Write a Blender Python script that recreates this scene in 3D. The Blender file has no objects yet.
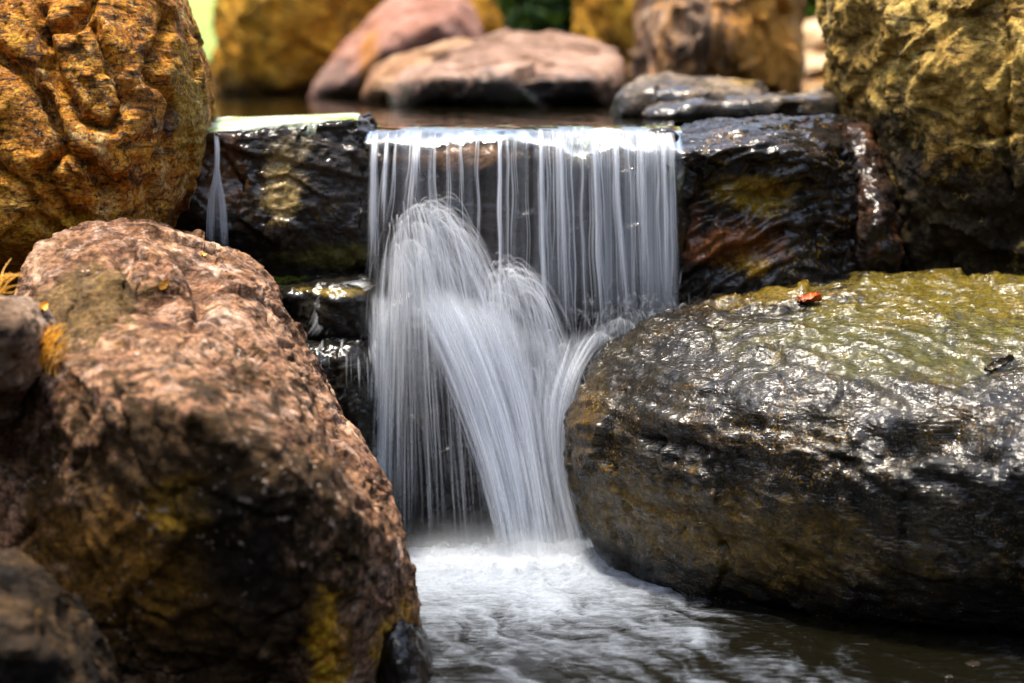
import bpy, bmesh, math, random
import numpy as np
from mathutils import Vector, Matrix, Euler

S = bpy.context.scene
R = math.radians
rng = np.random.default_rng(7)
random.seed(7)

# ------------------------------------------------------------------ camera, sky, sun, exposure
FPX = 1991.0                                   # focal length in pixels of a 1024 wide frame (70 mm lens)
CAM = np.array([0.0, 0.0, 0.1165])
TILT = math.atan((341.5 - 70.0) / FPX)
cd = bpy.data.cameras.new("camera")
cd.lens = 70.0
cd.sensor_width = 36.0
cd.clip_start = 0.05
cd.clip_end = 500.0
cd.dof.use_dof = True
cd.dof.focus_distance = 3.62
cd.dof.aperture_fstop = 2.2
cam = bpy.data.objects.new("camera", cd)
S.collection.objects.link(cam)
cam.location = CAM
cam.rotation_euler = (R(90) - TILT, 0, 0)
S.camera = cam

SUN = Vector((-0.20, 0.04, 0.95)).normalized()      # direction towards the sun
w = bpy.data.worlds.new("World")
S.world = w
w.use_nodes = True
wt = w.node_tree
wt.nodes.clear()
sky = wt.nodes.new("ShaderNodeTexSky")
sky.sky_type = 'NISHITA'
sky.sun_disc = False
sky.sun_elevation = math.asin(SUN.z)
sky.sun_rotation = math.atan2(SUN.x, SUN.y)
sky.air_density = 1.0
sky.dust_density = 3.0
hs = wt.nodes.new("ShaderNodeHueSaturation")
hs.inputs['Saturation'].default_value = 0.78
bg = wt.nodes.new("ShaderNodeBackground")
bg.inputs['Strength'].default_value = 0.12
wo = wt.nodes.new("ShaderNodeOutputWorld")
wt.links.new(sky.outputs[0], hs.inputs['Color'])
wt.links.new(hs.outputs[0], bg.inputs['Color'])
wt.links.new(bg.outputs[0], wo.inputs['Surface'])

sd = bpy.data.lights.new("sun", 'SUN')
sd.energy = 2.1
sd.angle = R(10)
sd.color = (1.0, 0.90, 0.74)
so = bpy.data.objects.new("sun", sd)
S.collection.objects.link(so)
so.rotation_euler = SUN.to_track_quat('Z', 'Y').to_euler()
so.location = (3, -2, 8)

S.view_settings.view_transform = 'Standard'
S.view_settings.look = 'None'
S.view_settings.gamma = 1.0
S.view_settings.use_curve_mapping = False
S.view_settings.exposure = 2.03
S.render.engine = 'CYCLES'
S.cycles.use_denoising = True
S.cycles.max_bounces = 7
S.cycles.diffuse_bounces = 3
S.cycles.glossy_bounces = 3
S.cycles.transmission_bounces = 4
S.cycles.transparent_max_bounces = 40
S.cycles.sample_clamp_indirect = 6.0
S.cycles.caustics_reflective = False
S.cycles.caustics_refractive = False
try:
    S.cycles_curves.shape = 'RIBBONS'
except Exception:
    pass

# ------------------------------------------------------------------ helpers
_f = np.array([0, math.cos(TILT), -math.sin(TILT)])
_u = np.array([0, math.sin(TILT), math.cos(TILT)])
_r = np.array([1.0, 0, 0])

def P(px, py, Y):
    """world point at depth y = Y seen at a pixel of the frame"""
    d = _f + _u * (341.5 - py) / FPX + _r * (px - 512.0) / FPX
    return CAM + d * (Y / d[1])

def PA(a):
    return np.array([P(*q) for q in a])

def hash3(i, j, k, seed):
    n = (i.astype(np.uint32) * np.uint32(374761393) + j.astype(np.uint32) * np.uint32(668265263)
         + k.astype(np.uint32) * np.uint32(2246822519) + np.uint32((seed * 3266489917) & 0xFFFFFFFF))
    n = (n ^ (n >> np.uint32(13))) * np.uint32(1274126177)
    n = (n ^ (n >> np.uint32(16))) * np.uint32(2654435769)
    return n ^ (n >> np.uint32(15))

def perlin(p, seed=0):
    p = np.asarray(p, dtype=np.float64)
    f = np.floor(p)
    t = (p - f).astype(np.float32)
    i = f.astype(np.int64)
    s = t * t * t * (t * (t * 6 - 15) + 10)
    out = np.zeros(len(p), np.float32)
    for dx in (0, 1):
        wx = s[:, 0] if dx else 1 - s[:, 0]
        for dy in (0, 1):
            wy = s[:, 1] if dy else 1 - s[:, 1]
            for dz in (0, 1):
                wz = s[:, 2] if dz else 1 - s[:, 2]
                h = hash3(i[:, 0] + dx, i[:, 1] + dy, i[:, 2] + dz, seed)
                gx = (h & np.uint32(1023)).astype(np.float32) / 511.5 - 1
                gy = ((h >> np.uint32(10)) & np.uint32(1023)).astype(np.float32) / 511.5 - 1
                gz = ((h >> np.uint32(20)) & np.uint32(1023)).astype(np.float32) / 511.5 - 1
                out += wx * wy * wz * (gx * (t[:, 0] - dx) + gy * (t[:, 1] - dy) + gz * (t[:, 2] - dz))
    return out * 1.3

def fbm(p, octaves=5, seed=0, gain=0.5, lac=2.03):
    a, o, q = 1.0, 0.0, np.asarray(p, dtype=np.float64)
    for k in range(octaves):
        o = o + a * perlin(q, seed + k * 17)
        a *= gain
        q = q * lac + 3.7
    return o

def ridged(p, octaves=4, seed=0, gain=0.5):
    a, o, q = 1.0, 0.0, np.asarray(p, dtype=np.float64)
    for k in range(octaves):
        o = o + a * (1 - 2.2 * np.abs(perlin(q, seed + k * 23)))
        a *= gain
        q = q * 2.07 + 1.3
    return o

def chisel(p, seed=0):
    """cellular facets: every cell is a differently tilted plane"""
    f = np.floor(p).astype(np.int64)
    best = np.full(len(p), 1e9)
    val = np.zeros(len(p))
    for dx in (-1, 0, 1):
        for dy in (-1, 0, 1):
            for dz in (-1, 0, 1):
                c = f + np.array([dx, dy, dz])
                h = hash3(c[:, 0], c[:, 1], c[:, 2], seed)
                g = hash3(c[:, 0], c[:, 1], c[:, 2], seed + 91)
                o = np.stack([(h >> np.uint32(s_)) & np.uint32(1023) for s_ in (0, 10, 20)], 1) / 1023.0
                t = np.stack([(g >> np.uint32(s_)) & np.uint32(1023) for s_ in (0, 10, 20)], 1) / 511.5 - 1
                d = p - (c + o)
                dd = (d * d).sum(1)
                v = (d * t).sum(1) * 0.8 + t[:, 0] * 0.35
                m = dd < best
                best[m] = dd[m]
                val[m] = v[m]
    return val

def smooth01(a, b, x):
    t = np.clip((x - a) / (b - a), 0, 1)
    return t * t * (3 - 2 * t)

def tag(o, label=None, cat=None, group=None, kind=None):
    if label: o['label'] = label
    if cat: o['category'] = cat
    if group: o['group'] = group
    if kind: o['kind'] = kind
    return o

def link(name, me, mat=None, parent=None, loc=None):
    o = bpy.data.objects.new(name, me)
    S.collection.objects.link(o)
    if mat: me.materials.append(mat)
    if loc is not None: o.location = loc
    if parent:
        o.parent = parent
    return o

def empty(name, loc, label, cat, group=None):
    o = bpy.data.objects.new(name, None)
    S.collection.objects.link(o)
    o.location = loc
    return tag(o, label, cat, group)

def mesh_np(name, v, faces, smooth=True):
    me = bpy.data.meshes.new(name)
    v = np.asarray(v, dtype=np.float32)
    faces = np.asarray(faces, dtype=np.int32)
    nf, k = faces.shape
    me.vertices.add(len(v)); me.vertices.foreach_set('co', v.ravel())
    me.loops.add(nf * k); me.loops.foreach_set('vertex_index', faces.ravel())
    me.polygons.add(nf)
    me.polygons.foreach_set('loop_start', np.arange(0, nf * k, k, dtype=np.int32))
    me.update(calc_edges=True)
    me.validate()
    if smooth:
        me.polygons.foreach_set('use_smooth', np.ones(len(me.polygons), dtype=bool))
    return me

def grid_faces(nu, nv, off=0):
    i = np.arange(nu - 1)[:, None]; j = np.arange(nv - 1)[None, :]
    a = (i * nv + j).ravel() + off
    return np.stack([a, a + nv, a + nv + 1, a + 1], 1)

def fattr(me, name, vals):
    a = me.attributes.new(name, 'FLOAT', 'POINT')
    a.data.foreach_set('value', np.asarray(vals, dtype=np.float32).ravel())

# ------------------------------------------------------------------ material node helper
class NT:
    def __init__(s, name):
        s.m = bpy.data.materials.new(name)
        s.m.use_nodes = True
        s.t = s.m.node_tree
        s.t.nodes.clear()
        s.out = s.n('OutputMaterial')
    def n(s, typ): return s.t.nodes.new('ShaderNode' + typ)
    def l(s, a, b): s.t.links.new(a, b)
    def put(s, sock, v):
        if isinstance(v, bpy.types.NodeSocket): s.l(v, sock)
        elif isinstance(v, (tuple, list)) and len(v) == 3 and sock.type == 'RGBA': sock.default_value = (*v, 1)
        else: sock.default_value = v
    def obj(s): return s.n('TexCoord').outputs['Object']
    def attr(s, name):
        a = s.n('Attribute'); a.attribute_name = name; return a.outputs['Fac']
    def mapping(s, v, rot=(0, 0, 0), sc=(1, 1, 1), loc=(0, 0, 0)):
        m = s.n('Mapping'); s.l(v, m.inputs['Vector'])
        m.inputs['Rotation'].default_value = rot; m.inputs['Scale'].default_value = sc; m.inputs['Location'].default_value = loc
        return m.outputs[0]
    def noise(s, v, scale, detail=5, rough=0.55, dist=0.0, col=False):
        n = s.n('TexNoise'); s.l(v, n.inputs['Vector'])
        n.inputs['Scale'].default_value = scale; n.inputs['Detail'].default_value = detail
        n.inputs['Roughness'].default_value = rough; n.inputs['Distortion'].default_value = dist
        return n.outputs['Color' if col else 'Fac']
    def voro(s, v, scale, feat='F1', out='Distance'):
        n = s.n('TexVoronoi'); n.feature = feat; s.l(v, n.inputs['Vector']); n.inputs['Scale'].default_value = scale
        return n.outputs[out]
    def ramp(s, f, stops):
        n = s.n('ValToRGB'); s.put(n.inputs['Fac'], f)
        e = n.color_ramp.elements
        while len(e) < len(stops): e.new(0.5)
        for q, (p, c) in zip(e, stops):
            q.position = p
            q.color = (c, c, c, 1) if not isinstance(c, (tuple, list)) else (*c, 1)
        return n.outputs['Color']
    def math(s, op, a, b=0.0, c=0.0, clamp=False):
        n = s.n('Math'); n.operation = op; n.use_clamp = clamp
        s.put(n.inputs[0], a); s.put(n.inputs[1], b); s.put(n.inputs[2], c)
        return n.outputs[0]
    def vmath(s, op, a, b):
        n = s.n('VectorMath'); n.operation = op
        s.put(n.inputs[0], a); s.put(n.inputs[1], b)
        return n.outputs['Value' if op in ('LENGTH', 'DISTANCE', 'DOT_PRODUCT') else 'Vector']
    def step(s, x, a, b):
        n = s.n('MapRange'); n.interpolation_type = 'SMOOTHSTEP'
        s.put(n.inputs['Value'], x); n.inputs['From Min'].default_value = a; n.inputs['From Max'].default_value = b
        return n.outputs[0]
    def lerp(s, x, a, b):
        n = s.n('MapRange'); s.put(n.inputs['Value'], x); s.put(n.inputs['To Min'], a); s.put(n.inputs['To Max'], b)
        return n.outputs[0]
    def mix(s, f, a, b, mode='MIX'):
        n = s.n('Mix'); n.data_type = 'RGBA'; n.blend_type = mode
        s.put(n.inputs[0], f); s.put(n.inputs[6], a); s.put(n.inputs[7], b)
        return n.outputs[2]
    def bump(s, h, strength, dist, normal=None):
        n = s.n('Bump'); s.put(n.inputs['Height'], h)
        n.inputs['Strength'].default_value = strength; n.inputs['Distance'].default_value = dist
        if normal is not None: s.l(normal, n.inputs['Normal'])
        return n.outputs[0]

def rock_mat(name, pal, scale=4.0, band=None, band_rot=(0, 0, 0), band_sc=(1, 1, 8), band_amt=0.5,
             speck=0.35, speck_scale=160, dark=None, blots=(), zones=(), wet=0.0, wet_zones=(), wetlow=None,
             rough=0.8, spec=0.16, coat_rough=0.07, bump=1.0, fine=(90, 0.004), ripple=None, wet_bump=1.0, flecks=(), seed=0.0):
    """pal: 4 base colours dark > light; blots: (colour, scale, lo, hi, opacity); zones: (centre world, radii, colour, lo, hi, opacity)
    wet: 0..1 overall wetness; wetlow: (z_low, z_high) world heights between which the rock gets wet"""
    t = NT(name)
    geo = t.n('NewGeometry').outputs['Position']
    v = t.mapping(geo, loc=(seed, seed * 1.7, -seed))
    base = t.noise(v, scale, 9, 0.62, 0.6)
    col = t.ramp(base, [(0.30, pal[0]), (0.45, pal[1]), (0.56, pal[2]), (0.70, pal[3])])
    b = t.mapping(v, rot=band_rot, sc=band_sc)
    bn = t.noise(b, 6.0, 7, 0.6, 1.4)
    if band is not None:
        col = t.mix(t.math('MULTIPLY', t.step(bn, 0.42, 0.62), band_amt), col, band)
    if dark is not None:
        dn = t.noise(b, 9.0, 6, 0.65, 2.2)
        col = t.mix(t.math('MULTIPLY', t.step(dn, 0.50, 0.38), 0.85), col, dark)
    for k, (c, sc, lo, hi, op) in enumerate(blots):
        bv = t.mapping(v, loc=(3.1 * k + 1, 7.7 * k, -2.3 * k))
        m = t.step(t.noise(bv, sc, 8, 0.65, 0.8), lo, hi)
        col = t.mix(t.math('MULTIPLY', m, op), col, c)
    warp = t.noise(v, 7.0, 6, 0.65, 0.0)
    warp2 = t.noise(t.mapping(v, loc=(9, 4, 2)), 30.0, 8, 0.7, 0.4)
    def zone(c, r):
        d = t.vmath('MULTIPLY', t.vmath('SUBTRACT', geo, tuple(c)), tuple(1.0 / q for q in r))
        L = t.vmath('LENGTH', d, (0, 0, 0))
        L = t.math('ADD', L, t.math('MULTIPLY', t.math('SUBTRACT', warp, 0.5), 1.3))
        return t.math('ADD', L, t.math('MULTIPLY', t.math('SUBTRACT', warp2, 0.5), 2.2))
    wm = wet
    for (c, r, lo, hi, op) in wet_zones:
        z = t.math('MULTIPLY', t.step(zone(c, r), hi, lo), op)
        wm = t.math('MAXIMUM', wm, z)
    if wetlow:
        z = t.n('SeparateXYZ'); t.l(geo, z.inputs[0])
        h = t.math('ADD', z.outputs['Z'], t.math('MULTIPLY', t.math('SUBTRACT', warp, 0.5), 0.35))
        wm = t.math('MAXIMUM', wm, t.step(h, wetlow[1], wetlow[0]))
    wf = t.math('ADD', wm, 0.0, clamp=True)
    col = t.mix(t.math('MULTIPLY', wf, 0.86), col, (0.0, 0.0, 0.0))      # soaked stone is darker all over
    soak = t.math('MULTIPLY', wf, 0.70)
    for (c, r, colr, lo, hi, op) in zones:
        col = t.mix(t.math('MULTIPLY', t.step(zone(c, r), hi, lo), op), col, t.mix(soak, colr, (0.0, 0.0, 0.0)))
    sp = t.noise(v, speck_scale, 4, 0.7, 0.0)
    col = t.mix(speck, col, t.ramp(sp, [(0.33, 0.12), (0.5, 0.5), (0.68, 0.95)]), 'OVERLAY')
    sp2 = t.noise(v, speck_scale * 0.28, 5, 0.7, 0.3)
    col = t.mix(speck * 0.8, col, t.ramp(sp2, [(0.33, 0.2), (0.5, 0.5), (0.68, 0.85)]), 'OVERLAY')
    for k, (c, sc, lo, hi, psc, plo, phi) in enumerate(flecks):          # mineral grains, lichen specks and painted glints, gathered in patches
        fv = t.mapping(v, loc=(5.3 * k + 2, -3.7 * k, 1.9 * k))
        m = t.math('MULTIPLY', t.step(t.noise(fv, sc, 3, 0.6, 0.3), lo, hi), t.step(t.noise(fv, psc, 5, 0.6, 0.5), plo, phi))
        col = t.mix(t.math('MULTIPLY', m, 0.8), col, t.mix(soak, c, (0.0, 0.0, 0.0)))
    # relief
    h1 = t.noise(v, fine[0] * 0.35, 8, 0.68, 0.4)
    h2 = t.noise(v, fine[0] * 1.6, 5, 0.7, 0.0)
    n1 = t.bump(h1, bump, fine[1] * 4)
    n2 = t.bump(h2, bump * 0.8, fine[1], n1)
    nb = t.bump(bn, 0.7 * bump, 0.010, n2)
    p = t.n('BsdfPrincipled')
    t.put(p.inputs['Base Color'], col)
    t.put(p.inputs['Roughness'], t.lerp(wf, rough, 0.6))
    t.put(p.inputs['Normal'], nb)
    t.put(p.inputs['Specular IOR Level'], t.lerp(wf, spec, 0.06))
    patch = t.lerp(t.step(t.noise(t.mapping(v, loc=(3, 3, 8)), 11, 6, 0.65, 0.6), 0.34, 0.58), 0.5, 1.0)
    t.put(p.inputs['Coat Weight'], t.math('MULTIPLY', wf, patch))
    p.inputs['Coat Roughness'].default_value = coat_rough
    h3 = t.noise(v, 55, 2, 0.5, 0.6)
    cn = t.bump(h3, 0.6 * wet_bump, 0.006)
    cn = t.bump(bn, 0.4 * wet_bump, 0.008, cn)
    if ripple:
        rs_, rst, rd = ripple
        rn = t.noise(t.mapping(v, rot=(0.25, 0.55, 0.3), sc=rs_), 1.0, 3, 0.55, 0.8)
        cn = t.bump(rn, rst, rd, cn)
    t.put(p.inputs['Coat Normal'], cn)
    t.l(p.outputs[0], t.out.inputs['Surface'])
    return t.m

# ------------------------------------------------------------------ rock builder
def rot_to(dirv):
    """matrix whose rows are a frame with its last axis along dirv"""
    a = np.array(dirv, float); a /= np.linalg.norm(a)
    h = np.array([0, 0, 1.0]) if abs(a[2]) < 0.9 else np.array([1.0, 0, 0])
    b = np.cross(h, a); b /= np.linalg.norm(b)
    return np.stack([b, np.cross(a, b), a])

def eval_mesh(o):
    dg = bpy.context.evaluated_depsgraph_get()
    return bpy.data.meshes.new_from_object(o.evaluated_get(dg))

def verts_of(me):
    a = np.empty(len(me.vertices) * 3, np.float32)
    me.vertices.foreach_get('co', a)
    return a.reshape(-1, 3).astype(np.float64)

def relax(v, e, n, f=0.5):
    deg = np.bincount(e.ravel(), minlength=len(v)).astype(float)[:, None]
    for _ in range(n):
        s_ = np.stack([np.bincount(e[:, 0], v[e[:, 1], k], len(v)) + np.bincount(e[:, 1], v[e[:, 0], k], len(v)) for k in range(3)], 1)
        v = v + f * (s_ / deg - v)
    return v

def edges_of(me):
    e = np.empty(len(me.edges) * 2, np.int32)
    me.edges.foreach_get('vertices', e)
    return e.reshape(-1, 2)

def rock(name, label, hulls, mat, voxel=0.03, smooth=4, sub=2, disp=None, group=None, cat='rock', post=None, flat=0.0):
    bm = bmesh.new()
    for pts in hulls:
        vs = [bm.verts.new(tuple(q)) for q in pts]
        r = bmesh.ops.convex_hull(bm, input=vs, use_existing_faces=False)
        junk = list({g for g in r['geom_interior'] + r['geom_unused'] if isinstance(g, bmesh.types.BMVert) and g.is_valid})
        if junk: bmesh.ops.delete(bm, geom=junk, context='VERTS')
    bmesh.ops.recalc_face_normals(bm, faces=bm.faces[:])
    me = bpy.data.meshes.new(name)
    bm.to_mesh(me); bm.free()
    o = link(name, me)
    m = o.modifiers.new('m', 'REMESH'); m.mode = 'VOXEL'; m.voxel_size = voxel
    me1 = eval_mesh(o)
    o.modifiers.clear()
    v = relax(verts_of(me1), edges_of(me1), smooth)
    me1.vertices.foreach_set('co', v.astype(np.float32).ravel()); me1.update()
    o.data = me1
    m = o.modifiers.new('s', 'SUBSURF'); m.levels = sub; m.render_levels = sub
    me2 = eval_mesh(o)
    o.modifiers.clear()
    v = verts_of(me2)
    if post is not None:
        v = post(v); me2.vertices.foreach_set('co', v.astype(np.float32).ravel()); me2.update()
    nn = np.empty(len(v) * 3, np.float32); me2.vertices.foreach_get('normal', nn); nn = nn.reshape(-1, 3)
    if disp is not None:
        dd = disp(v, nn)
        if flat: dd = dd * (1 - flat * smooth01(0.55, 0.85, nn[:, 2]))
        v = v + nn * dd[:, None]
    c = np.array([(v[:, 0].min() + v[:, 0].max()) / 2, (v[:, 1].min() + v[:, 1].max()) / 2, v[:, 2].min()])
    me2.vertices.foreach_set('co', (v - c).astype(np.float32).ravel())
    me2.polygons.foreach_set('use_smooth', np.ones(len(me2.polygons), dtype=bool))
    me2.update()
    me2.materials.clear(); me2.materials.append(mat)
    me2.name = name
    o.data = me2
    o.location = c
    bpy.data.meshes.remove(me); bpy.data.meshes.remove(me1)
    tag(o, label, cat, group)
    return o

def body(front, rim, back, shrink=0.75):
    """hull points: front points and rim (px, py, Y), and the rim again, pulled in, at a depth further back"""
    f = PA(front); r_ = PA(rim)
    c = r_.mean(0)
    b = c + (r_ - c) * shrink
    b[:, 1] = r_[:, 1] + back
    return np.concatenate([f, r_, b])

def D(*terms, seed=0, warp=0.0):
    """terms: (kind, amplitude, size, ...)"""
    def fn(p, n):
        out = np.zeros(len(p))
        if warp:
            wv = np.stack([fbm(p / 0.35, 3, seed + 5 + k * 31) for k in range(3)], 1)
            q0 = p + warp * wv
        else:
            q0 = p
        for k, tm in enumerate(terms):
            kind, amp, size = tm[:3]
            sd_ = seed + k * 101
            if kind == 'fbm': out += amp * fbm(p / size, tm[3] if len(tm) > 3 else 5, sd_)
            elif kind == 'ridge': out += amp * (ridged(q0 / size, tm[3] if len(tm) > 3 else 4, sd_) - 0.6)
            elif kind == 'chisel': out += amp * chisel(q0 / size, sd_)
            elif kind == 'strata':
                fr = rot_to(tm[3]); st = tm[4]
                q = q0 @ fr.T
                q = q * np.array([1 / (size * st), 1 / (size * st), 1 / size])
                s_ = fbm(q, 4, sd_, 0.55)
                out += amp * s_
            elif kind == 'ledge':
                fr = rot_to(tm[3])
                h = (q0 @ fr.T)[:, 2] / size + 0.9 * fbm(q0 / (size * 6), 3, sd_)
                fl = np.floor(h); t = h - fl
                rnd = (hash3(fl.astype(np.int64), fl.astype(np.int64) * 0, fl.astype(np.int64) * 0, sd_) & np.uint32(1023)) / 1023.0
                nx = (hash3(fl.astype(np.int64) + 1, fl.astype(np.int64) * 0, fl.astype(np.int64) * 0, sd_) & np.uint32(1023)) / 1023.0
                out += amp * (rnd + (nx - rnd) * smooth01(0.8, 1.0, t) - 0.5)
            elif kind == 'crack':
                wd = tm[3]
                z = np.abs(fbm(q0 / size, 3, sd_))
                out -= amp * np.exp(-(z / wd) ** 2)
            elif kind == 'call':
                out += amp * tm[3](p, n)
        return out
    return fn

def ridge_line(pts, width):
    """distance based groove along a polyline of world points"""
    pts = np.asarray(pts)
    def fn(p, n):
        best = np.full(len(p), 9.0)
        for a, b in zip(pts[:-1], pts[1:]):
            ab = b - a
            t = np.clip(((p - a) @ ab) / (ab @ ab), 0, 1)
            d = np.linalg.norm(p - (a + t[:, None] * ab), axis=1)
            best = np.minimum(best, d)
        best = best * (1 + 0.5 * fbm(p / 0.06, 3, 77))
        return np.exp(-(best / width) ** 2)
    return fn

def groove(pts, width_px):
    """a seam in the face of a rock: falls off with the distance, across the face, from a line drawn on it"""
    pts = np.asarray(pts, float)
    def fn(p, n):
        d = p - CAM
        dep = d @ _f
        q = np.stack([512 + FPX * d[:, 0] / dep, 341.5 - FPX * (d @ _u) / dep], 1)
        best = np.full(len(p), 999.0)
        for a, b in zip(pts[:-1], pts[1:]):
            ab = b - a
            t = np.clip(((q - a) @ ab) / (ab @ ab), 0, 1)
            best = np.minimum(best, np.linalg.norm(q - (a + t[:, None] * ab), axis=1))
        best = best + 6 * fbm(p / 0.05, 3, 77)
        return np.exp(-(np.maximum(best, 0) / width_px) ** 2) * smooth01(0.1, -0.25, n[:, 1])
    return fn

POOL_Z = P(560, 556, 3.85)[2]
#STRUCTURE
# ------------------------------------------------------------------ ground, lawn, woodland
def ground_z(x, y):
    chan = smooth01(1.35, 0.75, np.abs(x - 0.28)) * smooth01(4.28, 4.10, y) * smooth01(-9, -3, y)
    low = -0.42 + chan * (POOL_Z - 0.20 + 0.42)
    # banks rise away from the stream
    bank = 1.0 * smooth01(1.6, 6.0, np.abs(x)) * smooth01(10, 4, y)
    up = smooth01(4.15, 4.32, y)
    pool = smooth01(2.1, 1.5, np.abs(x)) * smooth01(4.1, 4.3, y) * smooth01(11.2, 10.2, y)
    high = 0.06 - 0.36 * pool
    z = low * (1 - up) + high * up + bank * (1 - 0.5 * up)
    z = z + 3.2 * smooth01(13, 42, y) + 0.8 * smooth01(-3, -14, y)
    return z

xs = np.concatenate([-np.geomspace(90, 2.6, 26), np.linspace(-2.5, 2.5, 90), np.geomspace(2.6, 90, 26)])
ys = np.concatenate([-np.geomspace(80, 2.2, 22), np.linspace(-2, 11.5, 170), np.geomspace(11.8, 160, 34)])
X, Y = np.meshgrid(xs, ys, indexing='ij')
gx, gy = X.ravel(), Y.ravel()
gz = ground_z(gx, gy)
gp = np.stack([gx, gy, gz], 1)
gz = gz + 0.05 * fbm(gp / 0.9, 4, 3) * smooth01(0, 0.5, np.abs(gz + 10))
t = NT('soil')
pos = t.n('NewGeometry').outputs['Position']
c = t.ramp(t.noise(pos, 9, 8, 0.65), [(0.3, (0.012, 0.009, 0.005)), (0.5, (0.035, 0.025, 0.013)), (0.7, (0.08, 0.055, 0.025))])
p = t.n('BsdfPrincipled'); t.put(p.inputs['Base Color'], c); p.inputs['Roughness'].default_value = 0.75
t.put(p.inputs['Normal'], t.bump(t.noise(pos, 40, 6, 0.7), 1.0, 0.03)); t.l(p.outputs[0], t.out.inputs[0])
tag(link('ground', mesh_np('ground', np.stack([gx, gy, gz], 1), grid_faces(len(xs), len(ys))), t.m), kind='structure')

t = NT('lawn_grass')
pos = t.n('NewGeometry').outputs['Position']
c = t.ramp(t.noise(pos, 0.9, 9, 0.7), [(0.3, (0.12, 0.20, 0.02)), (0.5, (0.26, 0.36, 0.04)), (0.68, (0.42, 0.48, 0.08))])
p = t.n('BsdfPrincipled'); t.put(p.inputs['Base Color'], c); p.inputs['Roughness'].default_value = 0.7
t.put(p.inputs['Normal'], t.bump(t.noise(pos, 30, 5, 0.7), 1.0, 0.05)); t.l(p.outputs[0], t.out.inputs[0])
lx = np.linspace(-45, 45, 60); ly = np.linspace(12.5, 60, 60)
X, Y = np.meshgrid(lx, ly, indexing='ij')
lz = ground_z(X.ravel(), Y.ravel()) + 0.12 + 0.05 * np.sin(X.ravel() * 1.3 + Y.ravel())
tag(link('lawn', mesh_np('lawn', np.stack([X.ravel(), Y.ravel(), lz], 1), grid_faces(60, 60)), t.m), kind='structure')

def leaf_mat(name, c0, c1, c2, trans=0.45):
    t = NT(name)
    pos = t.n('NewGeometry').outputs['Position']
    c = t.ramp(t.noise(pos, 3.0, 6, 0.7), [(0.3, c0), (0.5, c1), (0.7, c2)])
    d = t.n('BsdfPrincipled'); t.put(d.inputs['Base Color'], c); d.inputs['Roughness'].default_value = 0.45
    tr = t.n('BsdfTranslucent'); t.put(tr.inputs['Color'], c)
    m = t.n('MixShader'); m.inputs[0].default_value = trans
    t.l(d.outputs[0], m.inputs[1]); t.l(tr.outputs[0], m.inputs[2]); t.l(m.outputs[0], t.out.inputs[0])
    return t.m

def leaves(centres, size, seed):
    """one pointed leaf (6 vertices, folded along its rib) at every centre"""
    r_ = np.random.default_rng(seed)
    n = len(centres)
    a = r_.normal(size=(n, 3)); a[:, 2] *= 0.6; a /= np.linalg.norm(a, axis=1)[:, None]
    b = np.cross(a, r_.normal(size=(n, 3))); b /= np.linalg.norm(b, axis=1)[:, None]
    c_ = np.cross(a, b)
    s_ = (size * r_.uniform(0.6, 1.4, n))[:, None]
    pts = []
    for u_, w_, h_ in ((-0.5, 0, 0), (-0.12, 0.26, 0.08), (0.2, 0.2, 0.06), (0.5, 0, 0), (0.2, -0.2, 0.06), (-0.12, -0.26, 0.08)):
        pts.append(centres + s_ * (a * u_ + b * w_ + c_ * h_))
    v = np.stack(pts, 1).reshape(-1, 3)
    k = np.arange(n)[:, None] * 6
    f = np.concatenate([k + np.array([[0, 1, 2, 3]]), k + np.array([[0, 3, 4, 5]])], 0)
    return v, f

M_wood = leaf_mat('woodland_leaves', (0.012, 0.03, 0.006), (0.03, 0.07, 0.012), (0.07, 0.12, 0.02), 0.35)
cs = []
wr = np.random.default_rng(11)
def ring(n_clump, az0, az1, r0, r1, h0, h1, per, spread):
    for _ in range(n_clump):
        az = R(wr.uniform(az0, az1)); rr = wr.uniform(r0, r1)
        cx, cy = rr * math.sin(az), 4 + rr * math.cos(az)
        g = ground_z(np.array([cx]), np.array([cy]))[0]
        cz = g + wr.uniform(h0, h1)
        cs.append(np.array([cx, cy, cz]) + wr.normal(size=(per, 3)) * spread)
ring(260, 28, 100, 12, 20, 0.2, 6.5, 90, 0.55)
ring(260, -100, -28, 12, 20, 0.2, 6.5, 90, 0.55)
ring(480, 100, 260, 10, 15, 0.0, 6.0, 90, 0.5)  # unseen trees behind the camera, added and sized to darken the stone fronts
ring(240, -28, 28, 48, 56, 0.5, 8.0, 70, 1.1)
v, f = leaves(np.concatenate(cs), 0.30, 5)
tag(link('woodland', mesh_np('woodland', v, f, False), M_wood), kind='stuff',
    label='dark green wood closing in the garden far behind the stones, with unseen trees added behind the camera', cat='wood')

# ------------------------------------------------------------------ rocks
GOLD = (0.30, 0.15, 0.018); OCHRE = (0.20, 0.095, 0.018); BLACK = (0.007, 0.006, 0.005)
TAU = 6.2832

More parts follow.
